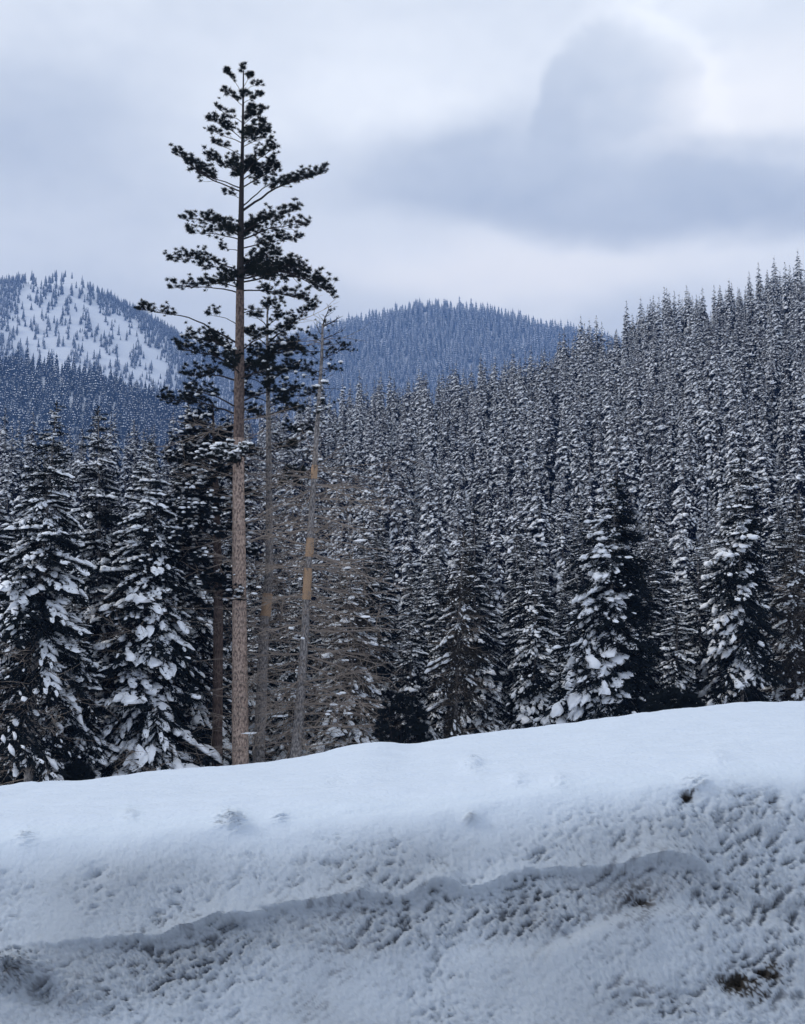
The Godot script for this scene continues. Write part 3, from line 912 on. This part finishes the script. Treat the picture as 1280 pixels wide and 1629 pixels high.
var keep_out := []           # [x, z, radius] of trees placed by hand

const ORDER := ["first", "second", "third", "fourth", "fifth", "sixth", "seventh", "eighth", "ninth", "tenth", "eleventh", "twelfth", "thirteenth", "fourteenth", "fifteenth", "sixteenth", "seventeenth", "eighteenth", "nineteenth", "twentieth"]

func build_slope_forest() -> void:
	var kinds := []
	var r := RandomNumberGenerator.new()
	r.seed = 505
	for i in 7:
		var tall: float = [16.5, 18.0, 15.0, 19.0, 14.0, 17.0, 12.0][i]
		var m := make_conifer(r, tall, [2.2, 2.5, 2.1, 2.3, 2.4, 1.9, 2.3][i], 0.08, 0.95, 7, hill_boughs, {"snow": [0.52, 0.64, 0.42, 0.56, 0.78, 0.34, 0.6][i], "wind": 0.9, "dusting": 0.03, "sides": 5, "shape": [0.92, 0.85, 1.0, 0.9, 1.05, 0.8, 1.0][i], "green": M.hill_needles})
		kinds.push_back({"mesh": m, "tall": tall, "wide": 1.8})
	for i in 3:
		var tall: float = [13.0, 11.0, 14.5][i]
		kinds.push_back({"mesh": make_conifer(r, tall, [1.8, 1.7, 1.7][i], 0.05, 0.40, 8, near_boughs, {"snow": [0.55, 0.65, 0.45][i], "wind": 0.4, "shape": 0.75}), "tall": tall, "wide": 1.8})
	# where the trees stand
	var all := []
	var step := 2.85
	var zz := 50.0
	var odd := 0
	while zz < 300.0:
		var xx := -zz * 0.56 - 8.0
		while xx < zz * 0.56 + 8.0:
			var x := xx + r.randf_range(-1.15, 1.15) + (step * 0.5 if odd % 2 else 0.0)
			var z := zz + r.randf_range(-1.15, 1.15)
			var kind := (7 + r.randi() % 3) if zz < 72.0 else r.randi() % 7
			var size := lerpf(0.36, 0.80, pow(r.randf(), 0.8)) if zz >= 72.0 else r.randf_range(0.62, 0.95)
			var turn := r.randf_range(-0.7, 0.7)
			xx += step
			var d := sqrt(x * x + z * z)
			var px := 640.0 + F * x / z
			if d > curve(RIDGE, px) + 14.0:
				continue
			if d < 64.0 and r.randf() < 0.12:
				continue
			var free := true
			for k in keep_out:
				if Vector2(x - k[0], -z - k[1]).length() < k[2]:
					free = false
			if not free:
				continue
			all.push_back({"at": Vector3(x, ground(x, -z) - 0.2, -z), "kind": kind, "size": size, "turn": turn, "d": d, "seen": 0.0, "px": px})
		zz += step * 0.86
		odd += 1
	all.sort_custom(func(a, b): return a.d < b.d)
	# how much of each the photograph shows: fill a coarse picture from near to far
	var gw := 214
	var gh := 272
	var full := PackedByteArray()
	full.resize(gw * gh)
	for t in all:
		var tall: float = kinds[t.kind].tall * t.size
		var a := seen_at(t.at + Vector3(0, tall, 0))
		var b := seen_at(t.at)
		t.tip = a
		t.bottom = b
		var half: float = 2.1 * t.size * F / t.d
		for gy in range(maxi(0, int(a.y / 6.0)), mini(gh - 1, int(b.y / 6.0)) + 1):
			var f := clampf((gy * 6.0 + 3.0 - a.y) / maxf(b.y - a.y, 1.0), 0.0, 1.0)
			var w := half * pow(f, 0.75)
			for gx in range(maxi(0, int((a.x - w) / 6.0)), mini(gw - 1, int((a.x + w) / 6.0)) + 1):
				if gy * 6.0 > curve(CREST, gx * 6.0):
					continue
				var c := gy * gw + gx
				if full[c] == 0:
					full[c] = 1
					t.seen += 1.0
	var ranked := all.duplicate()
	ranked.sort_custom(func(a, b): return a.seen > b.seen)
	var chosen := {}
	for i in mini(285, ranked.size()):
		if ranked[i].seen < 2.0: break
		chosen[ranked[i]] = true
	# descriptions: where a tree's tip shows, and its place among its neighbours there
	var zones := {}
	for t in all:
		if not chosen.has(t): continue
		var rel: float = t.tip.y - curve(SKYLINE, t.tip.x)
		var row := "on the slope's skyline"
		if rel > 40: row = "below the slope's skyline"
		if rel > 110: row = "on the upper slope"
		if rel > 190: row = "halfway down the slope"
		if rel > 290: row = "on the lower slope"
		if rel > 390: row = "at the slope's foot"
		var column := "at the far left edge"
		if t.tip.x > 90: column = "behind the left spruces"
		if t.tip.x > 260: column = "behind the tallest pine"
		if t.tip.x > 450: column = "behind the half-dead pine"
		if t.tip.x > 590: column = "right of the half-dead pine"
		if t.tip.x > 700: column = "above the brownish spruce"
		if t.tip.x > 810: column = "left above the broad dark spruce"
		if t.tip.x > 930: column = "above the broad dark spruce"
		if t.tip.x > 1060: column = "between the large right spruces"
		if t.tip.x > 1150: column = "above the large right spruce"
		if t.tip.x > 1230: column = "at the right edge"
		var key: String = row + ", " + column
		if not zones.has(key): zones[key] = []
		zones[key].push_back(t)
	var protos := {}
	for key in zones:
		var list: Array = zones[key]
		list.sort_custom(func(a, b): return a.tip.x < b.tip.x)
		for i in list.size():
			var t: Dictionary = list[i]
			var who: String = "lone " if list.size() == 1 else ORDER[mini(i, 19)] + " from left, "
			var look := "snowy fir" if t.size < 0.62 else "tall snowy fir"
			var label: String = (look + ", " + who.strip_edges().trim_suffix(",") + ", " + key) if list.size() > 1 else "single " + look + " " + key
			var o: Node3D
			if not protos.has(t.kind):
				o = thing("fir_tree", label, "fir tree", t.at, "snow-laden firs covering the slope")
				assemble(o, kinds[t.kind].mesh)
				protos[t.kind] = o
			else:
				o = protos[t.kind].duplicate()
				o.name = numbered("fir_tree")
				add_child(o)
				tag(o, label, "fir tree", "snow-laden firs covering the slope")
			o.position = t.at
			o.basis = Basis(Vector3.UP, t.turn) * Basis.from_scale(Vector3(t.size, t.size, t.size))
	# the rest of the wood
	var rest := Node3D.new()
	rest.name = "slope_forest"
	add_child(rest)
	tag(rest, "dense mass of snowy firs filling the hillside between the nearer firs", "forest", "", "stuff")
	for k in kinds.size():
		var where := []
		for t in all:
			if t.kind == k and not chosen.has(t):
				where.push_back(Transform3D(Basis(Vector3.UP, t.turn) * Basis.from_scale(Vector3(t.size, t.size, t.size)), t.at))
		multi("firs", joined_mesh(kinds[k].mesh), where, rest)

func build_far_forests() -> void:
	var r := RandomNumberGenerator.new()
	r.seed = 909
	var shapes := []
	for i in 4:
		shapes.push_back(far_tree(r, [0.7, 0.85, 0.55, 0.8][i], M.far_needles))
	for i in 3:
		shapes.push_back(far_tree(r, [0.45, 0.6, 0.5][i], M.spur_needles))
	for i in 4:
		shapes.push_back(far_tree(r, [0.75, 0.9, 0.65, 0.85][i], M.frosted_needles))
	var hill := Node3D.new()
	hill.name = "round_hill_forest"
	add_child(hill)
	tag(hill, "bluish frosted conifer wood covering the round hill behind the slope", "forest", "", "stuff")
	var mount := Node3D.new()
	mount.name = "mountain_forest"
	add_child(mount)
	tag(mount, "blue hazy conifer wood on the snow-patched mountain behind the left spruces", "forest", "", "stuff")
	var spur := Node3D.new()
	spur.name = "spur_forest"
	add_child(spur)
	tag(spur, "dark blue conifer wood on the low spur below the snowy mountain", "forest", "", "stuff")
	var sets := {}
	for def in [[hill, 690.0, 1870.0, -340.0, 410.0, -340.0, 40.0, 7.6], [mount, 95.0, 1600.0, -220.0, 510.0, -260.0, 40.0, 5.0], [spur, 20.0, 950.0, -190.0, 360.0, -220.0, 50.0, 6.0]]:
		var c := spot(def[1], 500, def[2])
		var x: float = c.x + def[3]
		while x < c.x + def[4]:
			var z: float = def[5]
			while z < def[6]:
				var p := Vector3(x + r.randf_range(-3.4, 3.4), 0, 0.0)
				var size := 1.65 * r.randf_range(0.5, 1.25)
				var turn := r.randf() * TAU
				var kind := (4 + r.randi() % 3) if def[0] == spur else ((7 + r.randi() % 4) if def[0] == hill else r.randi() % 4)
				var luck := r.randf()
				z += def[7]
				p.z = -(def[2] + z) + r.randf_range(-3.4, 3.4)
				p.y = ground(p.x, p.z) - 0.3
				var s := seen_at(p)
				if s.x < -220.0 or s.x > 1500.0:
					continue
				if def[0] == spur:
					size *= 0.72
				if def[0] == mount:
					# open snowfields with rows of trees down the gullies
					var open := 0.0
					for e in [[100, 530, 66, 84], [62, 500, 34, 70], [160, 560, 60, 46], [195, 590, 50, 30], [20, 535, 15, 24], [245, 588, 24, 34], [225, 570, 20, 22], [210, 560, 24, 44], [120, 470, 34, 40], [70, 462, 22, 26], [190, 540, 38, 40], [100, 445, 10, 22]]:
						var dd := Vector2((s.x - e[0]) / e[2], (s.y - e[1]) / e[3]).length()
						open = maxf(open, smoothstep(1.08, 0.85, dd))
					var gully := soft.get_noise_2d((s.x + 0.25 * (s.y - 500.0)) * 3.4, s.y * 0.8)
					var clump := soft.get_noise_2d(s.x * 2.2 + 300.0, s.y * 2.0)
					if open > 0.3 and not (gully > 0.0 and clump > -0.12) and luck > 0.025:
						continue
					size *= 0.47
				var key := "%d_%d" % [def[0].get_instance_id(), kind]
				if not sets.has(key):
					sets[key] = [def[0], kind, []]
				sets[key][2].push_back(Transform3D(Basis(Vector3.UP, turn) * Basis.from_scale(Vector3(size, size * r.randf_range(0.85, 1.2), size)), p))
			x += def[7] * 0.9
	for key in sets:
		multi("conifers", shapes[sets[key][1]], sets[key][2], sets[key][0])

# ---------------------------------------------------------------- near spruces
func near_spruce(called: String, label: String, px: float, top: float, bottom_px: float, dist: float, wide: float, s: int, o: Dictionary, cat := "spruce tree") -> Node3D:
	var r := RandomNumberGenerator.new()
	r.seed = s
	var tip := spot(px, top, dist)
	var base := spot(bottom_px, 1290, dist)
	base.y = ground(base.x, base.z)
	var tall := tip.y - base.y
	o.lean = (tip.x - base.x) / tall
	var n := thing(called, label, cat, base)
	assemble(n, make_conifer(r, tall, wide, o.get("start", 0.06), o.get("step", 0.34), o.get("per", 8), near_boughs, o))
	var dead: int = o.get("dead", 0)
	if dead:
		var b := Buf.new()
		for i in dead:
			var f := r.randf_range(0.08, o.get("dead_to", 0.45))
			var a := r.randf() * TAU
			twig(b, Vector3(o.lean * f * f * tall, tall * f, 0), Vector3(cos(a), r.randf_range(-0.3, 0.1), sin(a)).normalized(), wide * r.randf_range(0.3, 1.1), 0.018, 2 if i % 3 == 0 else 1, r, -0.02)
		part("dead_limbs", b.mesh(M.dead_wood), n)
	keep_out.push_back([base.x, base.z, wide * 0.75 + 1.0])
	return n

func dark_bush(label: String, px: float, py: float, dist: float, wide: float, tall: float, s: int, snowy: float, m: Material) -> void:
	var r := RandomNumberGenerator.new()
	r.seed = s
	var p := spot(px, py, dist)
	var base := Vector3(p.x, ground(p.x, p.z), p.z)
	var o := thing("juniper_bush", label, "bush", base)
	var wood := Buf.new()
	var green := Buf.new()
	var snow := Buf.new()
	var high := p.y - base.y
	for i in 15:
		var a := r.randf() * TAU
		var e := Vector3(cos(a) * wide * 0.5 * r.randf(), high * r.randf_range(0.6, 0.95), sin(a) * wide * 0.4 * r.randf())
		wood.tube(PackedVector3Array([Vector3(r.randf_range(-0.1, 0.1), -0.1, r.randf_range(-0.1, 0.1)), e * 0.5, e]), PackedFloat32Array([0.04, 0.025, 0.01]), 4)
	for i in 620:
		var u := Vector3(r.randf_range(-1, 1), r.randf_range(-1, 1), r.randf_range(-1, 1))
		if u.length() > 1.0: continue
		u = u * (0.75 + 0.25 / maxf(u.length(), 0.3))
		if u.length() > 1.15: continue
		var c := Vector3(u.x * wide * 0.5, high - tall * 0.5 + u.y * tall * 0.5, u.z * wide * 0.4)
		var sz := r.randf_range(0.12, 0.2)
		green.add(tufts[r.randi() % tufts.size()], Transform3D(Basis(Vector3.UP, r.randf() * TAU) * Basis.from_scale(Vector3(sz, sz, sz)), c))
		if u.y > 0.5 and r.randf() < snowy:
			blob(snow, Transform3D(Basis.from_scale(Vector3(sz * 1.3, sz * 0.5, sz)), c + Vector3(0, sz, 0)), r, 4, 7, 0.3, 0.4)
	part("stems", wood.mesh(M.dark_and_backlit_bark), o)
	part("foliage", green.mesh(m), o)
	if snow.v.size():
		part("snow_load", snow.mesh(M.snow), o)
	keep_out.push_back([base.x, base.z, wide * 0.5 + 1.0])

func build_near_trees() -> void:
	near_spruce("spruce_tree", "tall spruce at far left whose grey trunk shows bare below the snowy crown", 90, 643, 42, 36.0, 2.5, 101, {"snow": 0.5, "wind": 0.3, "start": 0.16, "low_gap": 0.36, "thick": 0.17, "lean": 0.0, "bare": 0.12, "dead": 60})
	near_spruce("spruce_tree", "pointed spruce just right of the far-left grey-trunked spruce, thick snow pads on its top", 156, 648, 150, 40.5, 2.5, 102, {"snow": 0.5, "wind": 0.4, "bare": 0.12})
	near_spruce("spruce_tree", "broad low-branched spruce with the thickest snow, left of the brown-trunked pine", 238, 700, 232, 38.5, 2.9, 103, {"snow": 0.62, "wind": 0.4, "start": 0.04, "bare": 0.1, "dead": 70, "dead_to": 0.6})
	near_spruce("spruce_tree", "snowy spruce cut by the picture's left edge", -22, 716, -30, 41.0, 2.5, 104, {"snow": 0.6, "wind": 0.2})
	near_spruce("spruce_tree", "dark spruce whose tip shows between the two left spruces and the tallest pine", 300, 640, 296, 46.0, 2.2, 105, {"snow": 0.45, "wind": 0.3})
	near_spruce("spruce_tree", "sparse spruce with snowy lower boughs, behind the half-dead pine's drooping limbs", 556, 880, 560, 43.0, 1.9, 106, {"snow": 0.55, "wind": 0.3, "green": M.brown_needles, "bare": 0.15, "dead": 90, "dead_to": 0.8})
	near_spruce("spruce_tree", "narrow brownish spruce with visible thin trunk and white-tipped crown", 738, 846, 724, 44.0, 1.35, 107, {"snow": 0.36, "wind": 0.5, "start": 0.30, "low_gap": 0.3, "thick": 0.13, "green": M.brown_needles, "bare": 0.15, "dead": 90, "dead_to": 0.7})
	near_spruce("spruce_tree", "small snowy spruce between the brownish spruce and the broad dark spruce", 852, 872, 852, 47.0, 1.6, 108, {"snow": 0.58, "wind": 0.6})
	near_spruce("spruce_tree", "broad dark spruce with large snow pads on its left flank only", 980, 752, 972, 41.0, 3.0, 109, {"snow": 0.30, "wind": 2.3, "per": 10, "shape": 0.8, "pad": 1.35})
	near_spruce("spruce_tree", "large right spruce topped by one white snow cap, dark hollow under it", 1175, 716, 1186, 45.0, 2.15, 110, {"snow": 0.42, "wind": 1.3, "start": 0.2, "thick": 0.12, "low_gap": 0.2, "shape": 0.75, "pad": 1.2})
	near_spruce("spruce_tree", "brownish sparse spruce at the right edge beside the snow-capped spruce", 1268, 800, 1272, 46.5, 2.0, 111, {"snow": 0.30, "wind": 0.4, "green": M.brown_needles, "bare": 0.2, "start": 0.12, "dead": 90, "dead_to": 0.8})
	near_spruce("spruce_tree", "young spruce half hidden between the broad dark spruce and the snow-capped spruce", 1078, 930, 1080, 46.0, 1.5, 112, {"snow": 0.6, "wind": 0.4})
	near_spruce("spruce_tree", "low snowy spruce right behind the round black bush", 650, 960, 655, 46.0, 1.5, 113, {"snow": 0.55, "wind": 0.4})
	near_spruce("spruce_tree", "short spruce with drooping snowy skirt left of the broad dark spruce", 905, 985, 905, 44.0, 1.5, 114, {"snow": 0.5, "wind": 0.6})
	near_spruce("spruce_tree", "short dark spruce under the grey-trunked spruce at far left", 14, 985, 10, 39.0, 1.5, 115, {"snow": 0.5, "wind": 0.3})
	near_spruce("spruce_tree", "short snow-draped spruce between the grey-trunked spruce and the broad low-branched one", 118, 930, 118, 37.5, 1.8, 116, {"snow": 0.75, "wind": 0.3})
	dark_bush("round black bush on the snow crest right of the half-dead pine", 640, 1104, 36.0, 1.9, 2.6, 201, 0.0, M.needles)
	dark_bush("low green-black bush at the foot of the broad dark spruce's right side", 1072, 1096, 35.0, 1.9, 1.4, 202, 0.0, M.needles)
	dark_bush("small black bush peeking over the snow crest at far left", 122, 1212, 36.0, 1.1, 1.3, 203, 0.0, M.needles)

# ---------------------------------------------------------------- sky
func sky_picture() -> Image:
	var w := 2048
	var h := 1024
	var im := Image.create(w, h, false, Image.FORMAT_RGBF)
	var n1 := FastNoiseLite.new()
	n1.seed = 5
	n1.noise_type = FastNoiseLite.TYPE_SIMPLEX_SMOOTH
	n1.frequency = 1.0
	n1.fractal_octaves = 5
	n1.fractal_gain = 0.5
	var n2 := FastNoiseLite.new()
	n2.seed = 8
	n2.noise_type = FastNoiseLite.TYPE_SIMPLEX_SMOOTH
	n2.frequency = 1.0
	n2.fractal_octaves = 6
	n2.fractal_gain = 0.52
	var low := Color(0.47, 0.545, 0.655)
	var high := Color(1.10, 1.13, 1.145)
	im.fill(Color(0.60, 0.65, 0.76))
	for y in 528:
		var el := (0.5 - (y + 0.5) / h) * 180.0
		var ce := cos(deg_to_rad(el))
		var se := sin(deg_to_rad(el))
		for x in w:
			var az := wrapf((x + 0.5) / w * 360.0, -180.0, 180.0)     # straight ahead lies at the picture's edge
			var ar := deg_to_rad(az)
			var dx := sin(ar) * ce
			var dz := -cos(ar) * ce
			var a := n1.get_noise_3d(dx * 2.3, se * 6.5, dz * 2.3)
			var b := n2.get_noise_3d(dx * 7.0 + 9.0, se * 15.0, dz * 7.0)
			var c := 0.56 + 0.55 * a + 0.14 * b
			var cream := 0.0
			if absf(az) < 60.0 and el > 5.0 and el < 50.0:
				var u := az + 1.5 * b + 1.2 * a
				var puff := absf(n2.get_noise_3d(dx * 17.0, se * 24.0 + 4.0, dz * 17.0))
				var t := el + 1.0 * b + 0.5 * a
				# the lavender cloud bank and its tall head, bright where the sun stands behind it
				var under := lerpf(23.2, 20.9, smoothstep(-4.0, 13.0, az))
				var over := lerpf(25.6, 27.4, smoothstep(-4.0, 6.0, az)) - 2.6 * smoothstep(13.5, 19.0, az)
				var bank := smoothstep(under - 0.7, under + 1.1, t) * smoothstep(over + 1.6, over - 1.4, t) * smoothstep(-6.5, 1.0, u)
				var dome := Vector2((u - 12.2) / 5.0, (t - 26.3) / 5.3).length() + 0.30 * (puff - 0.2)
				var head := smoothstep(1.03, 0.88, dome) * smoothstep(24.5, 27.0, t)
				var rim := exp(-pow((dome - 1.05) / 0.2, 2.0)) * smoothstep(9.0, 13.5, az) * smoothstep(24.0, 27.0, t)
				var white := smoothstep(12.5, 16.0, u + 4.0 * puff) * smoothstep(24.0, 26.0, t) * smoothstep(31.0, 27.5, t)
				var band := exp(-pow((t - 19.9) / 1.9, 2.0)) * exp(-pow((az - 6.0) / 13.0, 2.0))
				var glow := exp(-pow((az + 2.0) / 8.0, 2.0) - pow((t - 28.5) / 2.8, 2.0))
				var left := exp(-pow((az + 19.0) / 5.5, 2.0) - pow((t - 26.5) / 3.6, 2.0))
				c = lerpf(c, 0.62 + 0.16 * a + 0.10 * b, 0.75)
				c += 0.30 * band + 0.22 * glow - 0.36 * left + 0.26 * white
				c = lerpf(c, 0.17 + 0.14 * b + 0.12 * (t - 23.0) / 5.0, 0.88 * bank)
				c = lerpf(c, 0.22 + 0.10 * b + 0.075 * maxf(u - 10.0, 0.0) + 0.05 * maxf(t - 28.5, 0.0), 0.85 * head)
				c += 0.22 * rim - 0.10 * (puff - 0.2)
				cream = 0.7 * band + 0.5 * white
			c = clampf(c, 0.0, 1.12)
			im.set_pixel(x, y, low.lerp(high, c).lerp(Color(1.16, 1.13, 1.10), clampf(cream, 0.0, 0.8) * clampf(c, 0.0, 1.0)))
	return im

# ---------------------------------------------------------------- all of it
func _ready() -> void:
	# camera
	var cam := Camera3D.new()
	cam.name = "camera"
	cam.fov = rad_to_deg(2.0 * atan(814.5 / F))
	cam.near = 0.1
	cam.far = 6000.0
	cam.position = EYE
	cam.rotation.x = PITCH
	add_child(cam)
	cam.current = true
	# sky, air and exposure
	var sky := Sky.new()
	var pano := PanoramaSkyMaterial.new()
	pano.panorama = ImageTexture.create_from_image(sky_picture())
	sky.sky_material = pano
	var env := Environment.new()
	env.background_mode = Environment.BG_SKY
	env.sky = sky
	env.tonemap_mode = Environment.TONE_MAPPER_LINEAR
	env.tonemap_exposure = 1.25
	env.sdfgi_enabled = true
	env.ssao_enabled = true
	env.ssil_enabled = true
	env.fog_enabled = true
	env.fog_density = 0.0004
	env.fog_light_color = Color(0.52, 0.70, 1.0)
	var we := WorldEnvironment.new()
	we.name = "sky"
	we.environment = env
	add_child(we)
	# veiled sun behind the clouds, beyond the slope
	var sun := DirectionalLight3D.new()
	sun.name = "sun"
	sun.light_energy = 0.5
	sun.light_angular_distance = 16.0
	sun.light_color = Color(1.0, 0.98, 0.955)
	sun.shadow_enabled = true
	var sun_dir := Vector3(-0.84, 0.50, 0.06).normalized()
	add_child(sun)
	sun.look_at_from_position(sun_dir * 100.0, Vector3.ZERO)

	soft.seed = 3
	soft.noise_type = FastNoiseLite.TYPE_SIMPLEX_SMOOTH
	soft.frequency = 0.02
	soft.fractal_octaves = 3
	fine.seed = 4
	fine.noise_type = FastNoiseLite.TYPE_SIMPLEX
	fine.frequency = 0.02
	fine.fractal_octaves = 3
	cell.seed = 6
	cell.noise_type = FastNoiseLite.TYPE_CELLULAR
	cell.frequency = 0.02

	M.snow = mat(lin(0.90, 0.92, 0.95), 0.75)
	M.snow_ground = mat(lin(0.83, 0.86, 0.90), 0.8)
	M.snow_bank = mat(Color.WHITE, 0.7)
	M.snow_bank.vertex_color_use_as_albedo = true
	var grain := NoiseTexture2D.new()
	grain.width = 512; grain.height = 512; grain.seamless = true
	var gn := FastNoiseLite.new()
	gn.seed = 12
	gn.frequency = 0.03
	gn.fractal_octaves = 4
	grain.noise = gn
	M.snow_bank.heightmap_enabled = true
	M.snow_bank.heightmap_texture = grain
	M.snow_bank.heightmap_scale = 0.35
	M.snow_bank.uv1_triplanar = true
	M.snow_bank.uv1_scale = Vector3(1.7, 1.7, 1.7)
	M.needles = mat(lin(0.014, 0.018, 0.021), 0.85)
	M.pine_needles = mat(lin(0.019, 0.023, 0.021), 0.85)
	M.hill_needles = mat(lin(0.008, 0.010, 0.024), 0.85)
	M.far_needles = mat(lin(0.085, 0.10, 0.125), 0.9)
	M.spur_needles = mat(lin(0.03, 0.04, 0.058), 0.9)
	for k in ["needles", "pine_needles", "hill_needles"]:
		M[k].specular_mode = BaseMaterial3D.SPECULAR_DISABLED
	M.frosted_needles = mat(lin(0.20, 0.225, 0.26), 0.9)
	M.brown_needles = mat(lin(0.045, 0.040, 0.034), 0.9)
	M.dead_wood = mat(lin(0.27, 0.225, 0.19), 0.95)
	M.dark_and_backlit_bark = mat(lin(0.035, 0.03, 0.03), 0.95)  # dark limb bark; on the tall pine's upper trunk, painted backlit shade
	M.soil = mat(lin(0.035, 0.026, 0.02), 0.95)
	M.pine_bark = bark([lin(0.10, 0.08, 0.07), lin(0.30, 0.215, 0.175), lin(0.52, 0.385, 0.31), lin(0.60, 0.46, 0.375)], [0.22, 0.40, 0.55, 0.8], Vector3(1.1, 0.45, 1.1), 0.02, 4.0, 31)
	M.grey_bark = bark([lin(0.08, 0.075, 0.074), lin(0.24, 0.22, 0.21), lin(0.42, 0.385, 0.36)], [0.25, 0.5, 0.75], Vector3(1.3, 0.5, 1.3), 0.02, 3.0, 32)
	M.brown_bark = bark([lin(0.06, 0.043, 0.037), lin(0.12, 0.088, 0.075), lin(0.18, 0.13, 0.11)], [0.25, 0.5, 0.75], Vector3(1.5, 0.35, 1.5), 0.02, 2.0, 33)
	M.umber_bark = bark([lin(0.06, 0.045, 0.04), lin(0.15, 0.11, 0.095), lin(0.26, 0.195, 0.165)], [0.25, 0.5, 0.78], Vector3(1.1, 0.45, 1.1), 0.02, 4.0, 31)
	M.orange_bark = bark([lin(0.24, 0.15, 0.09), lin(0.42, 0.28, 0.175), lin(0.5, 0.36, 0.25)], [0.25, 0.5, 0.8], Vector3(4.0, 1.5, 4.0), 0.02, 0.8, 34)

	build_terrain()
	var bank := build_bank()

	rng.seed = 77
	for i in 7:
		near_boughs.push_back(make_bough(rng, 22, 9, 0.105, 0.03, 13, 0.18, 4, 7, 3, 0.28, 0.80, 0.02))
	for i in 7:
		hill_boughs.push_back(make_bough(rng, 9, 4, 0.22, 0.085, 4, 0.42, 3, 6, 0, 0.40, 1.0, 0.11, 0.34, 0.22))
	for i in 5:
		tufts.push_back(make_tuft(rng))

	for p in [[381, 39.0], [412, 40.6], [466, 38.0], [345, 40.0]]:
		var q := spot(p[0], 1300, p[1])
		keep_out.push_back([q.x, q.z, 2.5])
	tall_pine()
	slim_pine()
	dying_pine()
	brown_trunk_pine()
	build_near_trees()
	build_slope_forest()
	build_far_forests()
